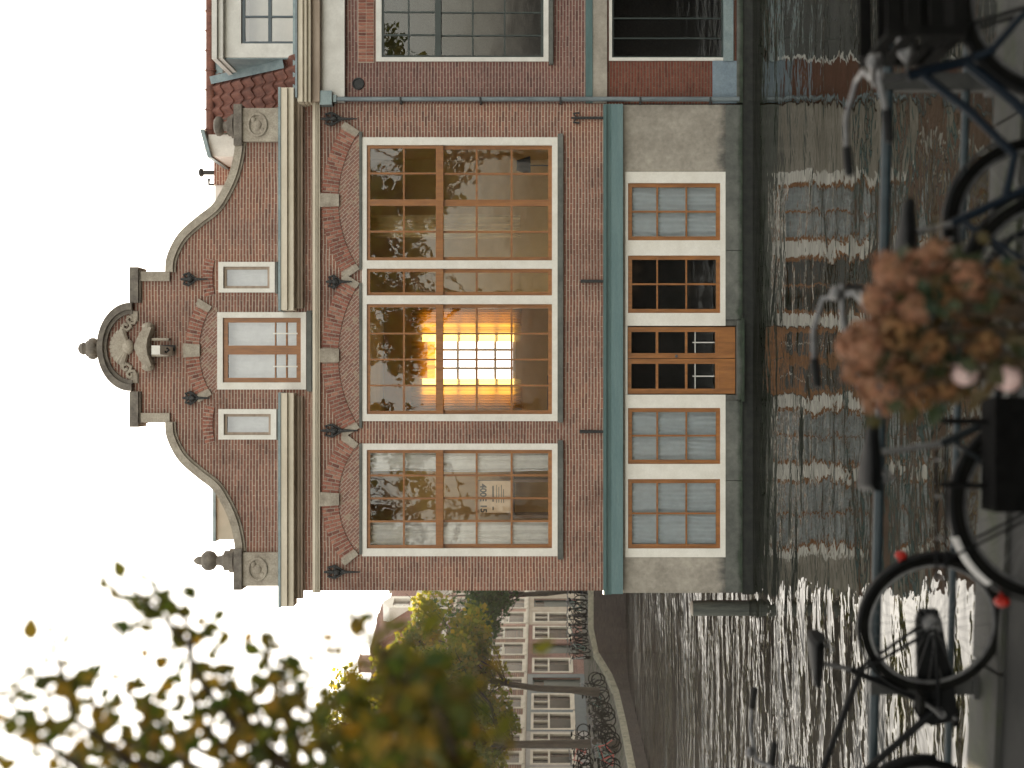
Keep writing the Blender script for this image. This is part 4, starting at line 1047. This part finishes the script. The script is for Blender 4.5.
far_house(25.5, 6.5, 10.0, 'brick house with grey ground floor and tall white windows at the picture edge', M['brick_far'], 4, {'roof':3.0,'hw':.55,'base':grey})

far_house(0, 8.0, 12.0, 'plain unseen brick house added beyond the house with the downpipe to block low sun', M['brick_dark'], 3, {'loc':(NX1+.01, D, WZ), 'rot':0, 'group':'houses standing in the water', 'roof':3.0})  # added out of view to keep low sun off the foreground
# ------------------------------------------------------------------ trees
def leafcloud(m, c, rad, n, size, rng, flat=.7):
    for _ in range(n):
        while True:
            p = Vector((rng.uniform(-1,1), rng.uniform(-1,1), rng.uniform(-1,1)))
            if p.length <= 1: break
        p = Vector(c)+Vector((p.x*rad[0], p.y*rad[1], p.z*rad[2]))
        leaf(m, p, size*rng.uniform(.6,1.35), rng)
def leaf(m, p, s, rng, shape=False):
    a = Vector((rng.gauss(0,1), rng.gauss(0,1), rng.gauss(0,.8)-.3)).normalized()
    q = a.orthogonal().normalized(); q = Matrix.Rotation(rng.uniform(0,2*PI), 3, a) @ q; nrm = a.cross(q)
    if shape:
        pr = [(0,0),(.18,.26),(.45,.36),(.75,.24),(1.05,0)]
        L = [p+a*s*u+q*s*v+nrm*s*(.12*math.sin(u*3)+abs(v)*.25) for u, v in pr]; Rr = [p+a*s*u-q*s*v+nrm*s*(.12*math.sin(u*3)+abs(v)*.25) for u, v in pr[1:-1]]
        mid = [p+a*s*u+nrm*s*.12*math.sin(u*3) for u, v in pr[1:-1]]
        vs = L+Rr+mid   # L0..4, R 5..7, mid 8..10
        m.add(vs, [(0,1,8),(1,2,9,8),(2,3,10,9),(3,4,10),(0,8,5),(5,8,9,6),(6,9,10,7),(7,10,4)])
    else:
        m.add([p, p+a*s*.5+q*s*.42, p+a*s, p+a*s*.5-q*s*.42], [(0,1,2,3)])
def tree(name, label, base, hgt, lean, r0, crown_c, crown_r, nclump, nleaf, lsize, lm, seed, group=None, limbs=7, split=.45):
    rng = random.Random(seed)
    t = thing(name, label, 'tree', base, 0, group); B = Vector(base)
    tops = []; m = MB()
    top = B+Vector((lean[0], lean[1], hgt*.8)); 
    tp = [B+(top-B)*u+Vector((rng.uniform(-.1,.1), rng.uniform(-.1,.1), 0))*(1 if 0 < u < 1 else 0) for u in (0,.12,.3,.5,.7,.85,1)]
    tp[0] -= Vector((0,0,.3))
    m.tube(tp, [r0*1.35, r0, r0*.9, r0*.75, r0*.5, r0*.32, r0*.12], 10)
    cl = []
    for k in range(nclump):
        while True:
            q = Vector((rng.uniform(-1,1), rng.uniform(-1,1), rng.uniform(-1,1)))
            if .35 < q.length < 1: break
        cl.append(B+Vector(crown_c)+Vector((q.x*crown_r[0], q.y*crown_r[1], q.z*crown_r[2])))
    for k, c in enumerate(cl):
        u = min(.97, max(split, (c.z-B.z)/(hgt*.8)*.72)); s = B+(top-B)*u
        md = s.lerp(c, .5)+Vector((0,0,-.12*(c-s).length)); 
        rr = r0*(.42 if k < limbs else .16)
        m.tube([s, s.lerp(md,.6), md, md.lerp(c,.55), c], [rr, rr*.8, rr*.6, rr*.4, rr*.15], 6)
        for _ in range(3):
            e = c+Vector((rng.uniform(-.8,.8), rng.uniform(-.8,.8), rng.uniform(-.3,.9))); m.tube([md.lerp(c,.6), c.lerp(e,.5), e], [.03,.02,.008], 4)
    m.build('trunk', M['bark'], t, smooth=True)
    f = MB()
    for c in cl:
        s = rng.uniform(.55,1.25); leafcloud(f, c, (1.0*s, 1.0*s, .75*s), int(nleaf*s), lsize, rng)
    f.build('crown', lm, t)
    return t
def far_tree(label, y, d, *a, **k):
    x = PX(y, d); return tree('elm_tree', label, (x, d, gz(x, d)), *a, **k)
far_tree('thin yellow-green elm with dark trunk on the far quay nearest the picture edge', 746, 57, 13.0, (.3,0), .20, (0.6,0,8.8), (4.0,3.4,4.4), 66, 210, .26, M['leaf_yel'], 11, 'elms on the far quay')
far_tree('slender leaning elm on the far quay with dark bare lower trunk among parked bicycles', 692, 62, 11.0, (1.0,0), .17, (1.2,0,7.4), (2.9,2.4,3.0), 44, 210, .26, M['leaf_yel'], 12, 'elms on the far quay')
far_tree('dark green tree with a yellow top tucked against the brick corner on the far quay', 590, 71, 9.4, (-.3,0), .16, (-.4,0,6.2), (1.9,1.9,2.4), 24, 170, .22, M['leaf_dk'], 13, 'elms on the far quay')

# near tree at the quay, its outer shoots reach into the picture
def near_tree():
    rng = random.Random(21)
    base = Vector((-2.75, 3.8, 0))
    t = thing('young_elm', 'blurred autumn elm shoots with green and orange leaves reaching in from close by', 'tree', base)
    m = MB(); f = MB()
    crown = Vector((-2.5, 3.65, 1.5))
    m.tube([base-Vector((0,0,.2)), base+Vector((.05,-.03,.6)), base+Vector((.14,-.08,1.1)), crown], [.06,.05,.042,.035], 8)
    def at(x, y, d): return Vector((PX(y,d), d, PZ(x,d)))
    SH = [ # polylines in picture pixels, root first, tip last; depth; leaf density
        ([(330,800),(245,740),(200,680),(185,640),(150,605),(122,578)], 2.3, 46),
        ([(300,800),(205,735),(190,690),(192,640),(180,612)], 2.4, 34),
        ([(300,810),(130,760),(75,720),(62,680),(52,640)], 2.25, 34),
        ([(280,830),(90,775),(40,740),(20,712),(2,690)], 2.2, 44),
        ([(260,830),(110,770),(100,720),(88,685)], 2.45, 26),
        ([(320,800),(200,750),(150,715),(126,690)], 2.5, 30),
        ([(330,800),(260,740),(235,700),(222,672)], 2.35, 28),
        ([(350,800),(290,735),(272,680),(262,632)], 2.5, 30),
        ([(350,800),(300,745),(285,700),(280,655)], 2.3, 22),
        ([(370,800),(325,745),(305,705),(296,690)], 2.4, 16),
        ([(300,820),(160,775),(110,755),(70,748)], 2.3, 44),
        ([(330,820),(215,775),(160,750),(120,740)], 2.35, 40),
        ([(340,830),(260,775),(225,745),(200,722)], 2.4, 36),
        ([(330,820),(250,770),(265,730),(250,690)], 2.3, 26),
        ([(420,800),(405,740),(392,690),(382,650),(370,612)], 2.1, 22),
        ([(430,800),(415,745),(400,700),(385,665)], 2.0, 46),
        ([(430,810),(385,760),(360,720),(345,700)], 2.1, 52),
        ([(440,810),(430,755),(420,715),(402,672)], 1.95, 50),
        ([(450,815),(455,765),(448,730),(432,700),(452,690)], 1.9, 40),
        ([(430,830),(380,790),(345,760),(318,742)], 2.05, 50),
        ([(460,830),(440,790),(410,765),(380,745)], 2.0, 56),
    ]
    for pts, d, n in SH:
        d *= 1.42
        P = [at(x, y, d+rng.uniform(-.12,.12)) for x, y in pts]
        st = crown+Vector((rng.uniform(-.05,.05), rng.uniform(-.05,.05), rng.uniform(-.3,.1)))
        full = [st] + P
        m.tube(full, [.018]+[.012*(1-.8*i/len(P)) for i in range(len(P))], 5)
        for _ in range(int(n*(2.1 if P[-1].z < EYE+.46 else 1.75))):
            u = rng.random()**.8*(len(P)-1)*.999; i = int(u); p = P[i].lerp(P[i+1], u-i)
            sp = .075*(1.25-u/(len(P)-1)*.85)
            p = p+Vector((rng.gauss(0,sp), rng.gauss(0,sp*1.6), rng.gauss(0,sp)))
            leaf(f, p, rng.uniform(.034,.062), rng, True)
        tip = P[-1]; leaf(f, tip, .055, rng, True)
    m.build('trunk', M['twig'], t, smooth=True)
    f.build('foliage', M['leaf_near'], t)
near_tree()

# ------------------------------------------------------------------ railing
rl = thing('quay_railing', 'low two-bar blue-grey steel railing with square posts along the near quay edge', 'railing', (0, qy(0)-.2, 0))
def ry(x): return 6.60-.085*x
for zz, r_, nm in ((.555,.026,'rail'),(.165,.019,'rail')):
    m = MB(); m.tube([(-9, ry(-9), zz), (0, ry(0), zz), (9, ry(9), zz)], r_, 12); m.build(nm, M['rail'], rl, smooth=True)
for x in (-6.2,-3.85,-1.56,1.5,3.9,6.3):
    m = MB(); y = ry(x); m.box(x-.042, x+.042, y-.035, y+.035, .02, .585); m.box(x-.06, x+.06, y-.055, y+.055, .02, .06); m.build('post', M['iron'], rl)

# ------------------------------------------------------------------ bicycles
def wheel(par, cx, name='wheel', tyre_r=.021, spokes=True):
    c = (cx, 0, .345); t = MB(); t.ring(c, .335, tyre_r, 'y', 56, 10); to = t.build(name, M['rubber'], par, True, True)
    r = MB(); r.ring(c, .308, .011, 'y', 56, 6); r.build('rim', M['alu'], to, True, True)
    s = MB()
    for k in range(28):
        a = 2*PI*k/28; b = a+(.35 if k % 2 else -.35); sy = .03 if k % 4 < 2 else -.03
        s.tube([(cx+.025*math.cos(b), sy, .345+.025*math.sin(b)), (cx+.305*math.cos(a), 0, .345+.305*math.sin(a))], .0014, 4, caps=False)
    s.build('spokes', M['alu'], to, False, True)
    h = MB(); h.lathe([(.018,-.06),(.018,-.035),(.045,-.03),(.045,.03),(.018,.035),(.018,.06)], c, 14, 'y'); h.build('hub', M['alu'], to, True, True)
    return to
def bicycle(label, loc, rz, frame_m, style='gents', lean=0, fender=None, patches=False, rack=True, crate=False, grips=None, steer=0, saddle_z=.95, cguard=True, hz=1.10):
    t = thing('bicycle', label, 'bicycle', loc, rz, 'bicycles along the near railing'); t.rotation_euler = (R(lean), 0, rz)
    B = dict(local=True, smooth=True)
    wb = 1.08; BBp = Vector((.45,0,.29)); ST = Vector((.24,0,.74)); HT = Vector((.80,0,.90)); HB = Vector((.86,0,.66))
    m = MB(); r_ = .017
    m.tube([BBp, ST], r_, 10); m.tube([HT, HB], .021, 10)
    if style == 'gents': m.tube([ST+Vector((.02,0,-.05)), HT+Vector((.01,0,-.04))], r_, 10); m.tube([BBp, HB+Vector((-.01,0,.03))], r_+.002, 10)
    else:
        m.tube([ST.lerp(BBp,.45), Vector((.50,0,.50)), Vector((.66,0,.66)), HT+Vector((.01,0,-.05))], r_, 10)
        m.tube([BBp, Vector((.55,0,.36)), Vector((.70,0,.50)), HB+Vector((-.01,0,.02))], r_+.003, 10)
    for sy in (-.055,.055):
        m.tube([BBp+Vector((0,sy*.5,0)), (0,sy,.345)], .010, 8); m.tube([ST+Vector((.01,sy*.3,-.04)), (0,sy,.345)], .009, 8)
    m.build('frame', frame_m, t, **B)
    m = MB()
    for sy in (-.05,.05): m.tube([HB+Vector((.0,sy*.6,.0)), HB+Vector((.02,sy,-.06)), (wb-.04,sy,.46), (wb,sy,.345)], [.016,.015,.012,.010], 8)
    m.build('fork', frame_m, t, **B)
    wheel(t, 0); wheel(t, wb)
    fm = fender or M['blackpaint']
    for cx, a0, a1 in ((0, R(15), R(205)), (wb, R(20), R(190))):
        m = MB(); vs = []; fs = []; n_ = 30
        for i in range(n_+1):
            a = a0+(a1-a0)*i/n_
            for sy, rr in ((-.03,.362),(-.015,.375),(.015,.375),(.03,.362)): vs.append((cx+rr*math.cos(a), sy, .345+rr*math.sin(a)))
        for i in range(n_):
            for k in range(3): fs.append((4*i+k, 4*i+k+1, 4*i+k+5, 4*i+k+4))
        m.add(vs, fs); mg = m.build('mudguard', fm, t, **B)
        if patches and cx == 0:
            m = MB(); vs = []; fs = []
            for i in range(9):
                a = R(108)+R(34)*i/8
                for sy, rr in ((-.032,.363),(-.016,.378),(.016,.378),(.032,.363)): vs.append((rr*math.cos(a), sy, .345+rr*math.sin(a)))
            for i in range(8):
                for k in range(3): fs.append((4*i+k, 4*i+k+1, 4*i+k+5, 4*i+k+4))
            m.add(vs, fs); m.build('white_patch', M['fender_white'], mg, **B)
    # saddle
    m = MB(); vs = []; fs = []
    sec = [(-.13,.085,.0,.05),(-.11,.10,.015,.06),(-.05,.095,.012,.06),(.02,.06,.002,.05),(.08,.035,-.005,.04),(.13,.024,-.012,.032),(.145,.012,-.02,.02)]
    for x, hw, zt_, th in sec:
        for k in range(10):
            a = 2*PI*k/10; vs.append((.19+x, hw*math.cos(a), saddle_z+zt_+ (th*.35 if math.sin(a) > 0 else th)*math.sin(a)))
    for i in range(len(sec)-1):
        for k in range(10): l = (k+1) % 10; fs.append((i*10+k, i*10+l, (i+1)*10+l, (i+1)*10+k))
    fs.append(tuple(range(10))); fs.append(tuple(range(60,70)))
    m.add(vs, fs); sa = m.build('saddle', M['saddle'], t, **B)
    m = MB(); m.tube([ST+Vector((.005,0,-.03)), (.205,0,saddle_z-.03)], .012, 8)
    for sy in (-.045,.045): m.tube([(.09,sy,saddle_z-.05),(.11,sy,saddle_z-.085),(.15,sy,saddle_z-.05)], .008, 6)
    m.build('seat_post', M['alu'], sa, **B)
    # handlebar
    Rm = Matrix.Rotation(R(steer), 3, 'Z')
    stem = HT+Vector((-.035,0,.13)); hp = []
    def hb(v): return stem + Rm @ Vector(v)
    z_ = hz-stem.z
    bar = [(-.27,-.30,z_),(-.17,-.30,z_+.01),(-.06,-.26,z_+.02),(.06,-.17,z_),(.07,-.07,.02),(.02,0,0),(.07,.07,.02),(.06,.17,z_),(-.06,.26,z_+.02),(-.17,.30,z_+.01),(-.27,.30,z_)]
    m = MB(); m.tube([hb(b) for b in bar], .0115, 10); m.tube([HT, stem], .0125, 10); ho = m.build('handlebar', M['chrome'], t, **B)
    for sg in (0, -1):
        a, b = (bar[0], bar[1]) if sg == 0 else (bar[-1], bar[-2])
        g = MB(); g.tube([hb(Vector(a)+Vector((-.015,0,0))), hb(a), hb(b)], [.014,.019,.018], 10); g.build('grip', grips or M['saddle'], ho, **B)
    bl = MB(); bp = hb((.03,-.20,z_+.03)); bl.ell(bp, (.03,.03,.022)); bl.build('bell', M['chrome'], ho, **B)
    hl = MB(); lp_ = HT+Vector((.10,0,.0)); hl.lathe([(.012,-.05),(.035,-.02),(.042,.03),(.038,.04)], lp_, 14, 'x'); hl.tube([HT+Vector((.01,0,0)), lp_-Vector((.04,0,0))], .008, 6); hl.build('headlight', M['chrome'], t, **B)
    # cranks, chain guard, stand, rack
    m = MB(); m.lathe([(.022,-.075),(.022,.075)], BBp, 12, 'y'); m.tube([BBp+Vector((0,-.075,0)), BBp+Vector((.10,-.085,-.13))], .010, 8); m.tube([BBp+Vector((0,.075,0)), BBp+Vector((-.10,.085,.13))], .010, 8); ck = m.build('crank', M['alu'], t, **B)
    for p in (BBp+Vector((.10,-.13,-.13)), BBp+Vector((-.10,.13,.13))):
        m = MB(); m.box(p.x-.045, p.x+.045, p.y-.045, p.y+.045, p.z-.012, p.z+.012); m.build('pedal', M['rubber'], ck, False, True)
    if cguard:
        P = [(-.06,.31),(-.06,.40),(.0,.415),(.36,.385),(.47,.40),(.54,.36),(.565,.29),(.54,.21),(.46,.175),(.36,.20),(.0,.285)]
        m = MB(); m.prism(P, [], -.062, -.035); m.build('chain_guard', M['blackpaint'], t, False, True)
    if rack:
        m = MB(); m.tube([(.10,.03,.30),(.07,.10,.02),(.02,.11,.012)], .009, 8); m.build('kickstand', M['alu'], t, **B)
    if rack:
        m = MB()
        for sy in (-.06,.06): m.tube([(.22,sy,.74),(-.28,sy,.75)], .007, 6); m.tube([(-.2,sy,.75),(0,sy*1.1,.345)], .006, 6)
        for x in (-.27,-.12,.04,.18): m.tube([(x,-.06,.75),(x,.06,.75)], .006, 6)
        m.build('luggage_rack', M['blackpaint'], t, **B)
    rl_ = MB(); rl_.ell((-.36,0,.52), (.022,.035,.03)); rl_.tube([(-.34,0,.52),(-.31,0,.53)], .008, 6); rl_.build('rear_light', M['redlens'], t, **B)
    if crate:
        m = MB(); cx, cz, hx, hy, hh = 1.06, .74, .17, .21, .26
        for z in (cz, cz+.085, cz+.17, cz+hh-.02):
            z2 = z+.05
            m.box(cx-hx,cx+hx,-hy,-hy+.012,z,z2); m.box(cx-hx,cx+hx,hy-.012,hy,z,z2); m.box(cx-hx,cx-hx+.012,-hy+.012,hy-.012,z,z2); m.box(cx+hx-.012,cx+hx,-hy+.012,hy-.012,z,z2)
        for sx in (-1,1):
            for sy in (-1,1): m.box(cx+sx*(hx-.02)-.018, cx+sx*(hx-.02)+.018, sy*(hy-.022)-.018, sy*(hy-.022)+.018, cz+.002, cz+hh+.025)
        m.box(cx-hx+.012, cx+hx-.012, -hy+.012, hy-.012, cz+.004, cz+.016); m.build('crate', M['wicker'], t, False, True)
        m = MB(); m.tube([(cx-.1,.05,cz),(wb,.06,.345)], .008, 6); m.tube([(cx-.1,-.05,cz),(wb,-.06,.345)], .008, 6); m.box(cx-.15, cx+.15, -.12, .12, cz-.015, cz-.002); m.build('front_rack', M['blackpaint'], t, False, True)
    return t
bikeA = bicycle('black bicycle parked at the railing with its rear wheel seen round against the bright water', (-1.19, 6.44, 0), R(180-12), M['blackpaint'], 'gents', 0, None, False, rack=False, saddle_z=.92, hz=1.16)
bikeB = bicycle('dark bicycle with white patched rear mudguard behind the hydrangea', (-.47, 4.98, 0), R(4), M['greypaint'], 'ladies', 0, M['blackpaint'], True, saddle_z=1.02, hz=1.15)
bikeC = bicycle('blue bicycle with a black front crate and silver handlebar at the picture edge', (.36, 4.86, 0), R(2), M['bluepaint'], 'ladies', 0, M['blackpaint'], False, crate=True, saddle_z=.92, hz=1.05)
pn = thing('pannier_bag', 'black canvas pannier bag slung over the rear wheel of the dark bicycle', 'bag', (-.28, 4.84, 0))
m = MB(); P = [(-.20,.16),(-.18,.12),(.18,.12),(.20,.16),(.21,.55),(.19,.60),(-.19,.60),(-.21,.55)]
m.prism([(p[0]-.28+.02, p[1]) for p in P], [], 4.77, 4.90); m.build('bag', M['canvas'], pn)
m = MB(); m.box(-.47, -.05, 4.755, 4.91, .47, .615); m.build('flap', M['canvas'], pn)
for x in (-.38, -.14):
    m = MB(); m.tube([(x,4.84,.60),(x,4.90,.74),(x,4.93,.757)], .012, 6); m.build('strap', M['canvas'], pn)

# hydrangea in a wooden tub
hy = thing('hydrangea', 'blurred bush of faded orange-pink hydrangea heads in a wooden tub in front of the bicycles', 'plant', (.16, 3.6, 0))
m = MB(); m.lathe([(.20,0),(.235,.2),(.24,.42),(.22,.42),(.21,.36)], hy.location, 20); m.build('tub', M['terracotta'], hy, smooth=True)
m = MB()
for z in (.08,.34): m.lathe([(.222+.02*(z > .2),z),(.228+.02*(z > .2),z+.03)], hy.location, 20)
m.build('hoop', M['iron'], hy)
rng = random.Random(5); H0 = Vector(hy.location)
def at43(x, y, d=3.6): return Vector((PX(y,d), d, PZ(x,d)))
BL = [(868,335,0),(880,300,0),(905,270,0),(935,258,0),(965,280,0),(862,372,0),(885,350,0),(915,310,0),(945,300,1),(975,315,1),(880,395,0),(905,375,1),(990,300,1),(868,352,0),(900,330,1),(930,345,1),(960,345,1),(920,395,1),(890,268,0),(985,345,1),(945,385,1),(852,345,0),(915,285,0)]
stm = MB(); lf = MB()
for (x, y, k) in BL:
    d = 3.6+rng.uniform(-.12,.12); c = at43(x, y, d); rad = rng.uniform(.045,.062)
    m = MB()
    for _ in range(110):
        nv = Vector((rng.gauss(0,1), rng.gauss(0,1), rng.gauss(0,1)+.25)).normalized(); p = c+nv*rad*rng.uniform(.75,1.05)
        q = nv.orthogonal().normalized(); q = Matrix.Rotation(rng.uniform(0,6.28), 3, nv) @ q; s2 = nv.cross(q); z = rng.uniform(.010,.016)
        tl = nv*z*rng.uniform(-.3,.5)
        m.add([p-q*z, p-s2*z+tl, p+q*z, p+s2*z+tl], [(0,1,2,3)])
    m.build('flower_head', M['petal_brown'] if k else M['petal'], hy)
    stm.tube([H0+Vector((rng.uniform(-.1,.1), rng.uniform(-.1,.1), .35)), H0.lerp(c,.5)+Vector((0,0,.25)), c], [.008,.006,.005], 5)
    for _ in range(9):
        p = c+Vector((rng.gauss(0,.05), rng.gauss(0,.06), rng.uniform(-.13,-.02))); leaf(lf, p, rng.uniform(.035,.065), rng, True)
for x, y in ((964,372),(1008,378)):
    c = at43(x, y, 3.55); m = MB()
    for _ in range(90):
        nv = Vector((rng.gauss(0,1), rng.gauss(0,1), rng.gauss(0,1))).normalized(); p = c+nv*.034
        q = nv.orthogonal().normalized(); s2 = nv.cross(q); z = .014
        m.add([p-q*z, p-s2*z, p+q*z, p+s2*z], [(0,1,2,3)])
    m.build('flower_head', M['petal_pale'], hy); stm.tube([H0+Vector((0,0,.35)), c], .005, 5)
for _ in range(140):
    p = at43(rng.uniform(900,1020), rng.uniform(270,390), 3.6+rng.uniform(-.08,.16)); leaf(lf, p, rng.uniform(.035,.065), rng, True)
stm.build('stem', M['twig'], hy); lf.build('leaves', M['hleaf'], hy)

# ------------------------------------------------------------------ far bicycles (small in the picture)
def small_bike(name, col):
    m = MB(); m.cur = 0
    for cx in (0,1.06): m.ring((cx,0,.34), .325, .03, 'y', 18, 5)
    m.cur = 1
    for a, b in (((.45,0,.29),(.24,0,.8)),((.24,0,.72),(.82,0,.88)),((.45,0,.29),(.86,0,.64)),((.80,0,.95),(.86,0,.62)),((.86,0,.62),(1.06,0,.34)),((.45,0,.29),(0,0,.34)),((.24,0,.74),(0,0,.34))): m.tube([a,b], .024, 5)
    m.cur = 0; m.ell((.18,0,.95), (.15,.09,.05), 8, 5); m.tube([(.24,0,.78),(.2,0,.93)], .016, 5)
    m.box(-.3,.2,-.07,.07,.73,.755)
    m.cur = 2; m.tube([(.55,-.3,1.08),(.74,-.24,1.1),(.80,0,1.02),(.74,.24,1.1),(.55,.3,1.08)], .02, 5); m.ell((.9,0,.85), .05, 8, 5); m.tube([(.8,0,.95),(.8,0,1.02)], .016, 5)
    return m.build(name, [M['rubber'], col, M['alu']], None, smooth=False)
teal_b = surf('green_bike_paint', (.03,.10,.09), rough=.35); red_b = surf('red_bike_paint', (.28,.03,.02), rough=.35); lg_b = surf('pale_bike_paint', (.45,.47,.47), rough=.35)
protos = [(small_bike('bicycle', c), l, 'bicycles crowded on the far quay') for c, l in (
    (M['blackpaint'], 'black bicycle among those crowded on the far quay'), (teal_b, 'green bicycle among those crowded on the far quay'),
    (lg_b, 'pale silver bicycle among those crowded on the far quay'), (M['bluepaint'], 'dark blue bicycle among those crowded on the far quay'), (red_b, 'red bicycle among those crowded on the far quay'))]
rng = random.Random(9); used = set(); spots = []
for i in range(12):   # along the edge of the tall wall
    spots.append((-9.8-.42*i+rng.uniform(-.1,.1), 68.6+rng.uniform(-.3,.4), R(90)+rng.uniform(-.35,.35)))
for i in range(10): spots.append((-10.2-.52*i+rng.uniform(-.1,.1), 71.0+rng.uniform(-.3,.4), R(80)+rng.uniform(-.4,.4)))
for i in range(13): spots.append((-15.9-.03*i+rng.uniform(-.2,.2), 65.5-.95*i+rng.uniform(-.2,.2), R(8)+rng.uniform(-.4,.4)))
for i in range(12): spots.append((-17.6-.10*i+rng.uniform(-.3,.3), 66.5-1.0*i+rng.uniform(-.2,.2), R(190)+rng.uniform(-.4,.4)))
wts = [0,0,0,0,3,3,2,1,1,0,2,0,3,0,0,0,3,1,0,4]
for i, (x, y, a) in enumerate(spots):
    k = wts[rng.randrange(len(wts))] if i > 5 else i % 5
    o, l, g = protos[k]
    if k in used: o = o.copy(); COL.objects.link(o)
    used.add(k); tag(o, l, 'bicycle', g)
    o.location = (x, y, gz(x, y)+.005); o.rotation_euler = (rng.uniform(-.08,.08), 0, a)

# ------------------------------------------------------------------ warm evening haze
hm = bpy.data.materials.new('evening_haze'); hm.use_nodes = True; nt = hm.node_tree
nt.nodes.remove(nt.nodes['Principled BSDF'])
pv = N(nt, 'ShaderNodeVolumePrincipled'); pv.inputs['Color'].default_value = (1,.95,.88,1); pv.inputs['Density'].default_value = .00022; pv.inputs['Anisotropy'].default_value = .3
nt.links.new(pv.outputs[0], nt.nodes['Material Output'].inputs['Volume'])
m = MB(); m.box(-95, 95, -60, 180, -4.2, 22); tag(m.build('haze', hm), kind='stuff')

# ------------------------------------------------------------------ trees behind the photographer, mirrored in the panes; crowns also spread to shade the quay
for i, (x, y, h, s) in enumerate(((-5.2,-1.0,12.5,31),(3.6,-1.6,13,32),(9.6,-3.0,12,33))):
    tree('elm_tree', ('elm tree on the near quay mirrored in the box window','elm tree on the near quay mirrored in the large upstairs window','elm tree on the near quay mirrored in the dark window beside the downpipe')[i], (x,y,0), h, (.2,0), .2, (0,.8,h*.74), (4.6,4.2,h*.22), 34, 130, .30, M['leaf_yel'], s, 'elms behind the viewpoint')
